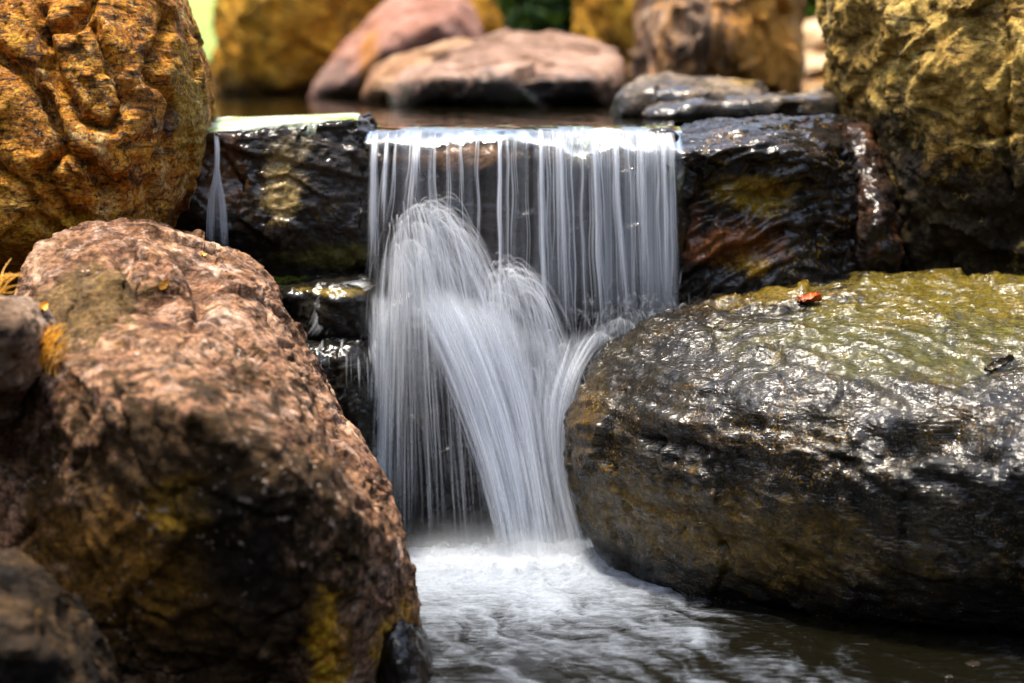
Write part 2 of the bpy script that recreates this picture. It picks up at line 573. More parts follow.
# orange banded boulder, top left
m = rock_mat('orange_gneiss', [(0.10, 0.030, 0.003), (0.38, 0.13, 0.006), (0.62, 0.25, 0.014), (0.78, 0.45, 0.10)], 6.5,
             band=(0.74, 0.33, 0.04), band_rot=(0.5, -0.7, 0.35), band_sc=(1.2, 1.2, 5), band_amt=0.6, dark=(0.022, 0.011, 0.007), speck=0.95, speck_scale=130,
             blots=[((0.74, 0.48, 0.18), 9, 0.52, 0.66, 0.75), ((0.035, 0.032, 0.040), 8, 0.58, 0.66, 0.8)],
             zones=[(P(195, 130, 3.7), (0.035, 0.2, 0.22), (0.46, 0.30, 0.03), 0.7, 1.3, 0.6),
                    (P(80, 240, 3.6), (0.22, 0.2, 0.05), (0.55, 0.27, 0.015), 0.7, 1.3, 0.7)],
             flecks=[((0.03, 0.02, 0.014), 120, 0.56, 0.62, 9, 0.45, 0.55), ((0.75, 0.5, 0.25), 110, 0.60, 0.66, 8, 0.48, 0.58)],
             bump=1.3, fine=(85, 0.005), rough=0.5)
lobe = [groove([(-20, 40), (20, 70), (50, 110), (62, 150), (90, 165), (112, 190)], 7),
        groove([(38, -10), (45, 30), (75, 26), (100, -10)], 6), groove([(45, 30), (52, 70), (78, 118), (112, 128), (130, 105), (112, 60), (95, 22)], 6),
        groove([(168, 20), (150, 70), (172, 110), (158, 160), (150, 205)], 5), groove([(62, 150), (40, 175), (70, 215), (92, 225)], 6), groove([(-10, 165), (25, 185), (35, 215), (60, 235)], 5)]
rim = [(-140, -60, 3.85), (-60, -150, 3.85), (60, -165, 3.85), (140, -95, 3.85), (172, 0, 3.83), (187, 32, 3.82), (200, 72, 3.82), (206, 110, 3.82),
       (205, 142, 3.82), (196, 172, 3.83), (181, 202, 3.84), (162, 232, 3.85), (140, 300, 3.85), (10, 290, 3.85), (-80, 300, 3.85), (-150, 200, 3.85)]
front = [(30, 10, 3.60), (110, 50, 3.56), (125, 130, 3.53), (60, 170, 3.51), (-40, 100, 3.56), (155, 60, 3.64), (160, 140, 3.62), (110, 232, 3.56), (20, 245, 3.54), (-60, 240, 3.56), (120, 270, 3.6)]
rock('boulder', 'orange brown banded boulder with swirling dark seams at the upper left', [body(front, rim, 0.5)], m, 0.024, 3, 2,
     D(('strata', 0.006, 0.020, (0.55, -0.3, 0.75), 7), ('ridge', 0.002, 0.08), ('fbm', 0.009, 0.20), ('chisel', 0.012, 0.09), ('fbm', 0.0022, 0.02, 4),
       ('call', -0.046, 0, lobe[0]), ('call', -0.036, 0, lobe[1]), ('call', -0.040, 0, lobe[2]), ('call', -0.026, 0, lobe[3]), ('call', -0.034, 0, lobe[4]), ('call', -0.028, 0, lobe[5]), seed=3, warp=0.06))

# large front left boulder
m = rock_mat('pink_brown_stone', [(0.05, 0.021, 0.009), (0.15, 0.070, 0.030), (0.31, 0.165, 0.085), (0.56, 0.37, 0.245)], 8,
             band=(0.46, 0.24, 0.15), band_rot=(0.3, 0.5, 0.4), band_sc=(1, 1, 4), band_amt=0.4, speck=0.9, speck_scale=80, dark=(0.045, 0.020, 0.012),
             blots=[((0.60, 0.43, 0.33), 15, 0.52, 0.66, 0.5), ((0.05, 0.022, 0.012), 13, 0.57, 0.68, 0.6)],
             flecks=[((0.60, 0.45, 0.36), 75, 0.60, 0.66, 7, 0.53, 0.62), ((0.45, 0.26, 0.03), 45, 0.64, 0.70, 6, 0.52, 0.6)],
             zones=[(P(175, 560, 2.8), (0.28, 0.55, 0.27), (0.040, 0.021, 0.005), 0.75, 1.15, 0.95),  # dark front: shade painted into the colour, together with moss and stain
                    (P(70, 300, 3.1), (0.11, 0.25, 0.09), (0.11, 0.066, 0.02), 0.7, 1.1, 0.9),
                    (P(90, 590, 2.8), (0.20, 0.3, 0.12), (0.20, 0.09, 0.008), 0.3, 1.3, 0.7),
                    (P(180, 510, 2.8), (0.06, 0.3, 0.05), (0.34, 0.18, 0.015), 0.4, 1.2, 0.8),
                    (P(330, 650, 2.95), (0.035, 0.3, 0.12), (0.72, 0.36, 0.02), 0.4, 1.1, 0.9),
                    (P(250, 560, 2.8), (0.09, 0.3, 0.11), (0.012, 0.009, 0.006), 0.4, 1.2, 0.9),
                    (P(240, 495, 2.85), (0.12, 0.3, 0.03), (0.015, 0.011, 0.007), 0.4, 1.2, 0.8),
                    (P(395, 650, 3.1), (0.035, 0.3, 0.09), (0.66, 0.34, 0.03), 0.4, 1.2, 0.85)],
             bump=1.0, fine=(70, 0.005), rough=0.75)
rim = [(12, 285, 3.35), (22, 250, 3.4), (44, 233, 3.45), (95, 222, 3.5), (142, 223, 3.5), (186, 240, 3.5), (226, 254, 3.5), (254, 276, 3.45),
       (292, 345, 3.38), (332, 405, 3.32), (372, 470, 3.25), (404, 530, 3.2), (416, 600, 3.2), (424, 690, 3.2), (405, 790, 3.2), (10, 800, 3.0),
       (-10, 600, 3.0), (-8, 470, 3.05), (14, 400, 3.1), (12, 330, 3.25)]
front = [(40, 388, 2.98), (110, 392, 2.86), (195, 412, 2.77), (290, 470, 2.79), (355, 515, 2.88), (396, 552, 3.04),
         (60, 560, 2.92), (200, 600, 2.86), (330, 640, 2.89), (60, 720, 2.96), (330, 740, 2.94), (190, 500, 2.79), (300, 560, 2.82)]
h1 = body(front, rim, 0.35, 0.8)
h1 = np.array([q for q in h1])
top = [(50, 300, 3.16), (128, 285, 3.14), (140, 262, 3.24), (98, 225, 3.44), (148, 229, 3.46), (205, 272, 3.38), (150, 340, 3.08), (40, 350, 3.08), (18, 284, 3.3), (54, 236, 3.42)]
h2 = np.concatenate([PA(top), PA([(60, 420, 3.4), (240, 330, 3.6), (110, 250, 3.7), (220, 280, 3.6)])])
rock('boulder', 'big pinkish brown boulder in the left foreground with moss and painted shade on its dark front', [h1, h2], m, 0.024, 1, 2,
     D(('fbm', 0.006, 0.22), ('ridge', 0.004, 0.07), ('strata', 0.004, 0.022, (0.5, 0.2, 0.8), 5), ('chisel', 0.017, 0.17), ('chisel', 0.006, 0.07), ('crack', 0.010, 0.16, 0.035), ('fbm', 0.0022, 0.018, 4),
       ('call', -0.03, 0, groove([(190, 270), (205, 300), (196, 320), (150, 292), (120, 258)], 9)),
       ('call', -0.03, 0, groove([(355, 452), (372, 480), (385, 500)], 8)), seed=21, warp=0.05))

# small stones along the left edge
m_small = rock_mat('grey_brown_stone', [(0.05, 0.03, 0.018), (0.13, 0.08, 0.05), (0.24, 0.16, 0.11), (0.42, 0.32, 0.25)], 9, band=(0.3, 0.18, 0.1),
                   band_rot=(0.5, 0.1, 0.2), band_sc=(1, 1, 5), speck=0.6, speck_scale=120, dark=(0.03, 0.018, 0.012), fine=(80, 0.005))
rock('stone', 'small layered grey brown stone at the left edge, wedged against the big pinkish boulder',
     [body([(-20, 330, 2.84), (20, 325, 2.86), (10, 375, 2.86), (-20, 410, 2.88)],
           [(-70, 300, 3.0), (-10, 293, 3.02), (22, 302, 3.02), (42, 330, 3.0), (40, 366, 2.98), (26, 402, 2.98), (0, 432, 2.98), (-50, 450, 2.98)], 0.2)],
     m_small, 0.018, 3, 2, D(('ledge', 0.016, 0.05, (0.3, 0.1, 0.95)), ('fbm', 0.012, 0.09), ('fbm', 0.004, 0.02, 4), seed=33))
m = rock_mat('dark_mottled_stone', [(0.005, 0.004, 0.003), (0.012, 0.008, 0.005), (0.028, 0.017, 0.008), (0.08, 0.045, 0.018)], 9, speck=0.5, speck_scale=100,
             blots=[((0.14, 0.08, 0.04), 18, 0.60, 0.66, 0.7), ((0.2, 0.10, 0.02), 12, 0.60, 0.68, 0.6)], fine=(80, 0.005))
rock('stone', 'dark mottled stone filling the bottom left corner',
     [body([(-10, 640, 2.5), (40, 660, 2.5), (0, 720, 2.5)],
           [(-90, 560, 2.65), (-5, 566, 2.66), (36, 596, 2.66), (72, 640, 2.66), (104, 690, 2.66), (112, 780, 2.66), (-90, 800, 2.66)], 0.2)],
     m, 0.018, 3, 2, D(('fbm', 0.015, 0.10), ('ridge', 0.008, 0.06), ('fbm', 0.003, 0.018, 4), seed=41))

# wet black stones
M_wet = rock_mat('wet_black_stone', [(0.006, 0.005, 0.004), (0.016, 0.013, 0.010), (0.035, 0.026, 0.016), (0.07, 0.05, 0.028)], 6,
                 band=(0.05, 0.028, 0.012), band_rot=(0.25, 0.2, 0), band_sc=(1, 1, 5), speck=0.4, speck_scale=130, wet=0.75,
                 blots=[((0.10, 0.05, 0.012), 12, 0.58, 0.68, 0.6)], fine=(60, 0.006), bump=1.0, coat_rough=0.12)
rock('stone', 'black wet stone at the foot of the big pinkish boulder, half under water',
     [body([(395, 664, 2.97), (415, 704, 2.97)], [(374, 606, 3.06), (404, 612, 3.06), (420, 638, 3.05), (436, 686, 3.04), (442, 760, 3.04), (380, 760, 3.04)], 0.14)],
     M_wet, 0.018, 3, 2, D(('fbm', 0.012, 0.08), ('fbm', 0.003, 0.02), seed=52))

m = rock_mat('wet_block', [(0.008, 0.006, 0.004), (0.022, 0.016, 0.010), (0.05, 0.034, 0.018), (0.10, 0.07, 0.035)], 6,
             band=(0.06, 0.03, 0.012), band_rot=(0.3, 0.4, 0.2), band_sc=(1, 1, 4), speck=0.45, wet=0.7, fine=(55, 0.006),
             blots=[((0.34, 0.19, 0.02), 13, 0.57, 0.66, 0.6)],
             zones=[(P(285, 180, 4.0), (0.05, 0.2, 0.09), (0.8, 0.55, 0.18), 0.3, 1.0, 0.85), (P(292, 150, 4.0), (0.07, 0.2, 0.04), (0.5, 0.38, 0.18), 0.2, 0.9, 0.6),
                    (P(220, 170, 4.0), (0.06, 0.2, 0.10), (0.34, 0.13, 0.02), 0.3, 1.1, 0.7), (P(330, 255, 4.0), (0.12, 0.2, 0.03), (0.26, 0.24, 0.02), 0.3, 1.2, 0.6)],
             bump=1.1, coat_rough=0.10)
F_top = [(150, 136, 4.0), (213, 135, 4.0), (300, 127, 4.0), (358, 118.5, 4.02), (366, 119, 4.1), (362, 114.5, 4.35), (200, 119, 4.35)]
F_low = [(150, 215, 3.96), (215, 225, 3.95), (300, 235, 3.95), (362, 230, 3.99), (376, 170, 4.03), (375, 262, 4.02), (300, 285, 4.0), (170, 285, 4.0), (375, 275, 4.4), (160, 275, 4.4), (376, 140, 4.08)]
rock('block', 'square black wet block with a flat white shining top, left of the falling water', [np.concatenate([PA(F_top), PA(F_low)])], m, 0.018, 1, 2,
     D(('fbm', 0.008, 0.14), ('chisel', 0.014, 0.10), ('ledge', 0.012, 0.06, (0.15, 0.3, 0.9)), ('ridge', 0.006, 0.05), ('fbm', 0.003, 0.02), seed=61, warp=0.04), flat=0.9)

m_ledge = rock_mat('wet_ledge', [(0.006, 0.006, 0.004), (0.018, 0.016, 0.012), (0.045, 0.038, 0.022), (0.09, 0.075, 0.04)], 7, band=(0.04, 0.035, 0.02),
                   band_rot=(0.2, 0.1, 0), band_sc=(1, 1, 4), speck=0.4, wet=0.9, fine=(45, 0.007), coat_rough=0.10,
                   zones=[(P(275, 275, 3.98), (0.06, 0.2, 0.02), (0.28, 0.34, 0.02), 0.4, 1.2, 0.85), (P(330, 290, 3.9), (0.10, 0.2, 0.012), (0.6, 0.4, 0.015), 0.3, 1.0, 0.7)])
rock('ledge', 'low wet ledge with a thin film of water and moss, under the square black block',
     [body([(285, 292, 3.88), (360, 290, 3.86), (320, 330, 3.84), (370, 335, 3.86)],
           [(240, 272, 4.05), (262, 264, 4.12), (320, 258, 4.16), (378, 258, 4.16), (386, 300, 4.0), (386, 365, 3.95), (330, 372, 3.93), (285, 365, 3.95), (240, 350, 4.0)], 0.25, 0.9)],
     m_ledge, 0.02, 3, 2, D(('fbm', 0.012, 0.10), ('ledge', 0.010, 0.035, (0.1, 0.2, 0.97)), ('ridge', 0.005, 0.04), seed=71))
rock('ledge', 'rounded black wet ledge between the mossy ledge and the pinkish boulder',
     [body([(300, 345, 3.83), (360, 343, 3.83), (300, 372, 3.79), (360, 370, 3.79), (340, 420, 3.82), (370, 470, 3.84), (330, 500, 3.84)],
           [(250, 322, 3.99), (300, 322, 3.99), (388, 322, 3.99), (392, 420, 3.95), (400, 560, 3.95), (400, 620, 3.9), (330, 620, 3.9), (250, 500, 3.95)], 0.3, 0.9)],
     m_ledge, 0.02, 3, 2, D(('fbm', 0.014, 0.13), ('ridge', 0.007, 0.06), ('chisel', 0.012, 0.09), seed=75))

# rock wall behind the curtain, its lip, and the stones the water lands on
M_brown = rock_mat('wet_brown_stone', [(0.008, 0.006, 0.005), (0.03, 0.016, 0.008), (0.08, 0.038, 0.014), (0.2, 0.09, 0.025)], 9, band=(0.12, 0.05, 0.012),
                   zones=[(P(440, 155, 4.0), (0.17, 0.1, 0.03), (0.6, 0.26, 0.05), 0.3, 1.2, 0.8), (P(600, 155, 4.0), (0.12, 0.1, 0.03), (0.5, 0.24, 0.05), 0.3, 1.2, 0.7)],
                   band_rot=(0.15, 0.1, 0), band_sc=(1, 1, 4), speck=0.4, wet=0.85, fine=(50, 0.006), coat_rough=0.1)
wall_pts = [(362, 158, 4.02), (440, 150, 4.0), (520, 152, 4.0), (600, 156, 4.0), (676, 165, 3.99), (700, 150, 4.05), (362, 134, 4.2), (700, 134, 4.2), (440, 134, 4.18), (560, 134, 4.18),
            (700, 360, 4.06), (362, 400, 4.06), (700, 520, 4.1), (362, 560, 4.1), (362, 300, 4.5), (700, 300, 4.5), (362, 560, 4.5), (700, 560, 4.5), (362, 140, 4.5), (700, 140, 4.5)]
rock('stone', 'dark brown sill stone that the falling water pours over', [PA(wall_pts)], M_brown, 0.024, 2, 2,
     D(('fbm', 0.010, 0.12), ('chisel', 0.016, 0.10), ('ledge', 0.012, 0.05, (0.0, 0.15, 1)), ('fbm', 0.004, 0.03), seed=81))
rock('stone', 'dark wet stone behind the thin left veil of water',
     [body([(400, 345, 3.93), (470, 350, 3.90), (430, 430, 3.90), (480, 460, 3.88), (440, 530, 3.9), (400, 300, 3.97), (460, 305, 3.95)],
           [(372, 300, 4.03), (420, 282, 4.06), (480, 288, 4.05), (530, 330, 4.0), (560, 420, 3.98), (570, 560, 3.96), (570, 640, 3.95), (370, 640, 3.98), (365, 420, 4.0)], 0.12, 0.9)],
     M_wet, 0.022, 3, 2, D(('fbm', 0.014, 0.12), ('ridge', 0.006, 0.05), ('chisel', 0.014, 0.1), seed=86))

# dark layered stone right of the curtain
m = rock_mat('layered_black_stone', [(0.007, 0.006, 0.006), (0.02, 0.017, 0.014), (0.045, 0.038, 0.03), (0.085, 0.07, 0.05)], 6,
             band=(0.07, 0.03, 0.012), band_rot=(0.1, -0.35, 0), band_sc=(1, 1, 5), speck=0.6, wet=0.8, fine=(55, 0.006), coat_rough=0.12,
             flecks=[((0.8, 0.45, 0.02), 110, 0.52, 0.62, 9, 0.53, 0.62), ((0.45, 0.15, 0.03), 100, 0.54, 0.64, 8, 0.55, 0.64), ((0.4, 0.36, 0.3), 120, 0.60, 0.66, 9, 0.5, 0.6)],
             zones=[(P(745, 190, 4.0), (0.11, 0.2, 0.04), (1.0, 0.60, 0.015), 0.1, 1.05, 0.7), (P(770, 205, 4.0), (0.07, 0.2, 0.035), (0.95, 0.58, 0.02), 0.1, 1.0, 0.7),
                    (P(740, 245, 4.0), (0.15, 0.2, 0.06), (0.52, 0.17, 0.02), 0.3, 1.0, 0.85), (P(750, 265, 4.0), (0.08, 0.2, 0.03), (1.0, 0.55, 0.015), 0.2, 0.85, 0.8),
                    (P(690, 220, 4.0), (0.04, 0.2, 0.12), (0.36, 0.10, 0.02), 0.2, 1.0, 0.7)], bump=1.2)
upper = [(600, 160, 4.03), (650, 136, 4.25), (690, 120, 4.4), (760, 115, 4.42), (820, 114, 4.42), (862, 118, 4.40), (862, 150, 4.22), (860, 180, 4.12),
         (680, 155, 3.99), (760, 142, 3.96), (820, 160, 3.98), (700, 172, 4.0), (800, 182, 4.0), (660, 168, 4.05), (650, 200, 4.4), (840, 200, 4.4)]
lower = [(662, 172, 4.06), (800, 175, 4.03), (862, 190, 4.12), (870, 250, 4.1), (850, 300, 4.05), (760, 320, 3.98), (680, 330, 4.02), (664, 300, 4.04), (720, 240, 4.0), (790, 240, 3.99),
         (680, 420, 4.1), (860, 400, 4.1), (664, 200, 4.5), (864, 200, 4.5), (680, 420, 4.5), (860, 400, 4.5)]
rock('stone', 'black layered wet stone with gold and rust patches, right of the falling water', [PA(upper), PA(lower)], m, 0.022, 2, 2,
     D(('ledge', 0.026, 0.040, (-0.25, 0.25, 0.92)), ('strata', 0.012, 0.014, (-0.3, 0.25, 0.9), 6), ('fbm', 0.010, 0.13), ('chisel', 0.018, 0.09), ('ridge', 0.006, 0.05), ('fbm', 0.003, 0.02), seed=91, warp=0.05), flat=0.5)
m = rock_mat('wet_rust_stone', [(0.012, 0.007, 0.005), (0.035, 0.018, 0.01), (0.08, 0.035, 0.014), (0.16, 0.07, 0.025)], 8, speck=0.5, wet=0.6, fine=(50, 0.008), coat_rough=0.16, wet_bump=0.9, blots=[((0.3, 0.11, 0.03), 14, 0.52, 0.64, 0.7)])
rock('stone', 'small glossy rust brown stone in the gap beside the yellow brown upright rock',
     [body([(880, 215, 4.03), (870, 245, 4.02), (892, 250, 4.04)], [(838, 124, 4.3), (872, 120, 4.3), (880, 165, 4.16), (892, 200, 4.1), (904, 240, 4.1), (900, 290, 4.1), (845, 295, 4.1), (846, 200, 4.14)], 0.14)],
     m, 0.018, 3, 2, D(('fbm', 0.012, 0.08), ('ridge', 0.008, 0.05), seed=97))

# tall rock, upper right
m = rock_mat('yellow_brown_rock', [(0.15, 0.08, 0.018), (0.38, 0.23, 0.05), (0.60, 0.41, 0.11), (0.74, 0.57, 0.22)], 7, band=(0.42, 0.27, 0.06),
             band_rot=(0.2, 1.3, 0.3), band_sc=(1, 1, 3), band_amt=0.5, speck=0.5, speck_scale=110, dark=(0.06, 0.035, 0.016),
             blots=[((0.50, 0.30, 0.03), 7, 0.56, 0.68, 0.6), ((0.05, 0.035, 0.025), 13, 0.60, 0.68, 0.7)],
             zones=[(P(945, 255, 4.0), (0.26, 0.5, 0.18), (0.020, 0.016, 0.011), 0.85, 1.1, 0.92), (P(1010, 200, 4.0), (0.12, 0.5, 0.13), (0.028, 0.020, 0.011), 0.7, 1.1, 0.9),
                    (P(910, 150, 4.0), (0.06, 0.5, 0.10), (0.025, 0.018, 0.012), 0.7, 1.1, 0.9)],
             bump=1.3, fine=(60, 0.006), rough=0.75)
rim = [(837, -20, 4.4), (830, -120, 4.45), (900, -190, 4.5), (1150, -190, 4.5), (1240, 60, 4.4), (1240, 300, 4.35), (1100, 340, 4.35), (905, 320, 4.33), (903, 240, 4.33),
       (884, 195, 4.34), (866, 150, 4.36), (857, 105, 4.38), (846, 65, 4.4)]
front = [(900, 40, 4.14), (960, -60, 4.16), (930, 120, 4.08), (1040, 60, 3.98), (950, 200, 4.10), (920, 250, 4.17), (1040, 160, 3.99), (1040, 250, 4.06), (1120, 100, 4.0), (1000, 320, 4.15)]
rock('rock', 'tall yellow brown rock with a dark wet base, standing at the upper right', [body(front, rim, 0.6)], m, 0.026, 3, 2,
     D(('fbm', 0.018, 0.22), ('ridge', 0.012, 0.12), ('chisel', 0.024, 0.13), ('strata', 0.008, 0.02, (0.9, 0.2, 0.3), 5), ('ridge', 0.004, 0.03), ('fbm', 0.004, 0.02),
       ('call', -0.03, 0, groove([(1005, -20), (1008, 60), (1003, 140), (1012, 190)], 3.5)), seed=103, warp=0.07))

# big wet boulder, right foreground
m = rock_mat('wet_grey_boulder', [(0.006, 0.005, 0.002), (0.028, 0.020, 0.006), (0.075, 0.056, 0.018), (0.17, 0.13, 0.05)], 8,
             band=(0.07, 0.06, 0.04), band_rot=(0.1, 0.45, 0.3), band_sc=(1, 1, 3.5), band_amt=0.4, speck=0.8, speck_scale=110, wet=0.95,
             blots=[((0.26, 0.13, 0.008), 11, 0.56, 0.66, 0.5)],
             flecks=[((0.85, 0.44, 0.04), 230, 0.58, 0.66, 9, 0.54, 0.64), ((0.85, 0.72, 0.48), 260, 0.60, 0.68, 10, 0.50, 0.60), ((0.62, 0.34, 0.02), 170, 0.54, 0.64, 7, 0.53, 0.64)],  # small glints of the wet surface painted as gold and pale specks
             zones=[(P(980, 285, 3.8), (0.36, 0.25, 0.10), (0.30, 0.22, 0.012), 0.7, 1.2, 0.9), (P(760, 285, 3.85), (0.16, 0.12, 0.04), (0.34, 0.22, 0.010), 0.6, 1.2, 0.85),
                    (P(900, 345, 3.6), (0.30, 0.25, 0.06), (0.22, 0.20, 0.015), 0.5, 1.3, 0.65), (P(585, 430, 3.6), (0.05, 0.3, 0.10), (0.40, 0.22, 0.012), 0.2, 1.3, 0.4),
                    (P(690, 540, 3.4), (0.40, 0.5, 0.09), (0.50, 0.28, 0.010), 0.3, 1.3, 0.65), (P(572, 352, 3.8), (0.02, 0.2, 0.03), (0.10, 0.26, 0.015), 0.5, 1.2, 0.8),
                    (P(1010, 365, 3.4), (0.03, 0.2, 0.012), (0.02, 0.015, 0.01), 0.5, 1.1, 0.9)],
             bump=0.8, fine=(60, 0.005), ripple=((22, 100, 150), 0.9, 0.0048), coat_rough=0.11, wet_bump=0.42)
rim = [(559, 430, 3.78), (565, 395, 3.80), (584, 362, 3.86), (604, 341, 3.86), (642, 322, 3.87), (700, 304, 3.89), (760, 290, 3.92), (830, 281, 3.95), (900, 276, 3.97),
       (1024, 274, 3.98), (1180, 280, 3.98), (1300, 380, 3.9), (1300, 600, 3.7), (1180, 690, 3.5), (1020, 672, 3.5), (850, 660, 3.58), (700, 640, 3.68), (610, 600, 3.76), (584, 540, 3.77), (564, 485, 3.77)]
front = [(610, 395, 3.68), (592, 440, 3.64), (680, 380, 3.56), (800, 372, 3.45), (950, 380, 3.36), (1100, 385, 3.30), (690, 440, 3.44), (810, 455, 3.29), (960, 462, 3.17), (1100, 470, 3.10), (700, 330, 3.74), (850, 318, 3.67), (1000, 318, 3.64),
         (640, 500, 3.58), (720, 545, 3.46), (830, 575, 3.33), (960, 590, 3.24), (1100, 600, 3.2), (1200, 480, 3.15), (840, 615, 3.37), (1000, 632, 3.30), (680, 590, 3.57)]
crease = ridge_line([P(690, 448, 3.5), P(760, 462, 3.4), P(860, 462, 3.3), P(935, 438, 3.25), P(985, 452, 3.2)], 0.035)
crease2 = ridge_line([P(600, 440, 3.6), P(680, 440, 3.5), P(760, 425, 3.4)], 0.016)
crease3 = ridge_line([P(880, 455, 3.3), P(960, 400, 3.2), P(1030, 385, 3.15)], 0.020)
rock('boulder', 'huge wet dark boulder with a shining top and mossy back edge at the right', [body(front, rim, 0.25, 0.85)], m, 0.026, 7, 2,
     D(('fbm', 0.011, 0.26), ('strata', 0.010, 0.028, (0.38, 0.3, 0.87), 9), ('ridge', 0.004, 0.09), ('chisel', 0.012, 0.12), ('fbm', 0.0028, 0.018, 4),
       ('call', -0.055, 0, crease), ('call', -0.02, 0, crease2), ('call', -0.022, 0, crease3), seed=117, warp=0.05))

# stones round the upper pool, far to near
m_far = rock_mat('far_orange_stone', [(0.22, 0.09, 0.008), (0.50, 0.22, 0.012), (0.68, 0.35, 0.03), (0.78, 0.5, 0.10)], 4, band=(0.4, 0.2, 0.02), band_sc=(1, 1, 2), speck=0.4,
                 dark=(0.07, 0.035, 0.01), blots=[((0.10, 0.045, 0.008), 4, 0.52, 0.62, 0.7)], wetlow=(0.0, 0.14))
rock('boulder', 'huge blurred orange boulder at the back behind the upper pool, left of the pink one',
     [body([(250, 0, 9.0), (330, 40, 9.0), (300, -150, 9.1), (240, 90, 9.1), (350, 105, 9.1)], [(213, 118, 9.4), (212, 20, 9.4), (216, -160, 9.4), (300, -220, 9.4), (400, -160, 9.4), (405, 118, 9.4)], 0.8)],
     m_far, 0.06, 3, 2, D(('fbm', 0.06, 0.5), ('chisel', 0.05, 0.3), ('ridge', 0.02, 0.15), seed=131))
rock('boulder', 'orange stone peeping out behind the rounded pink boulder',
     [body([(455, 20, 9.3)], [(420, 110, 9.6), (425, -20, 9.6), (450, -50, 9.6), (486, -40, 9.6), (500, 10, 9.6), (497, 110, 9.6)], 0.5)],
     m_far, 0.06, 3, 2, D(('fbm', 0.04, 0.3), ('ridge', 0.02, 0.15), seed=135))
m = rock_mat('far_pink_stone', [(0.13, 0.05, 0.03), (0.25, 0.11, 0.075), (0.38, 0.20, 0.15), (0.52, 0.34, 0.27)], 5, band=(0.4, 0.2, 0.14), speck=0.4,
             zones=[(P(340, 85, 8.2), (0.17, 0.5, 0.12), (0.14, 0.10, 0.085), 0.6, 1.2, 0.7), (P(372, 70, 8.2), (0.05, 0.5, 0.2), (0.38, 0.15, 0.02), 0.5, 1.2, 0.8)])
rock('boulder', 'rounded pink boulder with an orange side, above the left end of the upper pool',
     [body([(400, 40, 7.9), (350, 75, 8.0), (440, 20, 7.95), (330, 90, 8.05)], [(303, 102, 8.3), (306, 92, 8.3), (332, 64, 8.4), (356, 44, 8.4), (372, 14, 8.5), (398, -6, 8.5), (436, -14, 8.5), (470, -2, 8.5), (486, 22, 8.4), (488, 60, 8.3), (480, 108, 8.3)], 0.6)],
     m, 0.05, 3, 2, D(('fbm', 0.03, 0.3), ('ridge', 0.012, 0.12), seed=141))
m_flat = rock_mat('far_flat_stone', [(0.09, 0.05, 0.03), (0.20, 0.115, 0.075), (0.34, 0.21, 0.15), (0.56, 0.42, 0.33)], 5, band=(0.4, 0.26, 0.2), speck=0.4, wetlow=(0.03, 0.11),
                  zones=[(P(520, 95, 6.3), (0.28, 0.4, 0.07), (0.045, 0.042, 0.04), 0.6, 1.2, 0.85), (P(520, 100, 6.3), (0.05, 0.4, 0.03), (0.06, 0.09, 0.02), 0.5, 1.2, 0.7)])
rock('stone', 'low brown stone with an orange side wedged behind the flat topped stone',
     [body([(385, 85, 6.7), (420, 70, 6.75)], [(358, 112, 6.9), (362, 74, 6.95), (394, 58, 7.0), (440, 46, 7.1), (484, 38, 7.1), (490, 112, 6.9)], 0.5)],
     rock_mat('far_rust_stone', [(0.08, 0.04, 0.02), (0.2, 0.1, 0.05), (0.34, 0.19, 0.1), (0.48, 0.33, 0.22)], 6, speck=0.4), 0.04, 3, 2,
     D(('fbm', 0.02, 0.2), ('chisel', 0.02, 0.15), seed=147))
rock('stone', 'flat topped pinkish grey stone in the middle of the upper pool, dark at the waterline',
     [body([(440, 78, 6.2), (520, 80, 6.15), (590, 78, 6.2), (420, 100, 6.3), (520, 104, 6.2), (600, 100, 6.25)],
           [(388, 114, 6.5), (392, 76, 6.5), (430, 60, 6.7), (470, 42, 6.9), (530, 34, 7.0), (596, 40, 6.9), (624, 56, 6.7), (628, 82, 6.5), (615, 114, 6.4)], 0.4)],
     m_flat, 0.03, 1, 2, D(('fbm', 0.012, 0.25), ('chisel', 0.035, 0.24), ('ridge', 0.005, 0.1), seed=151))
rock('rock', 'orange stone standing at the back between the dark shrub and the tall grey stone',
     [body([(606, 0, 8.8), (600, 60, 8.8)], [(575, 110, 9.0), (577, -80, 9.0), (610, -110, 9.0), (660, -80, 9.0), (665, 110, 9.0)], 0.5)], m_far, 0.06, 2, 2,
     D(('fbm', 0.03, 0.3), ('ridge', 0.02, 0.15), seed=157))
m = rock_mat('far_tall_stone', [(0.08, 0.05, 0.032), (0.19, 0.12, 0.08), (0.31, 0.21, 0.14), (0.45, 0.34, 0.25)], 5, band=(0.50, 0.25, 0.09), band_rot=(0, 0, 0), band_sc=(3.0, 1, 0.5), band_amt=0.8, speck=0.5,
             dark=(0.05, 0.03, 0.02), zones=[(P(775, 40, 6.4), (0.17, 0.6, 0.35), (0.66, 0.28, 0.035), 0.5, 1.3, 0.8)])
rock('rock', 'tall upright grey brown stone with an orange right flank, behind the flat slab',
     [body([(690, 20, 6.3), (740, 40, 6.28), (680, 85, 6.4), (740, 95, 6.35), (780, 0, 6.4)], [(633, 95, 6.7), (632, 60, 6.7), (638, 0, 6.7), (650, -90, 6.8), (720, -140, 6.8), (800, -90, 6.8), (803, 0, 6.7), (803, 60, 6.7), (800, 115, 6.6), (650, 115, 6.6)], 0.6)],
     m, 0.04, 2, 2, D(('fbm', 0.03, 0.3), ('chisel', 0.03, 0.2), ('strata', 0.02, 0.04, (0.9, 0.1, 0.3), 6), seed=163,  warp=0.1))
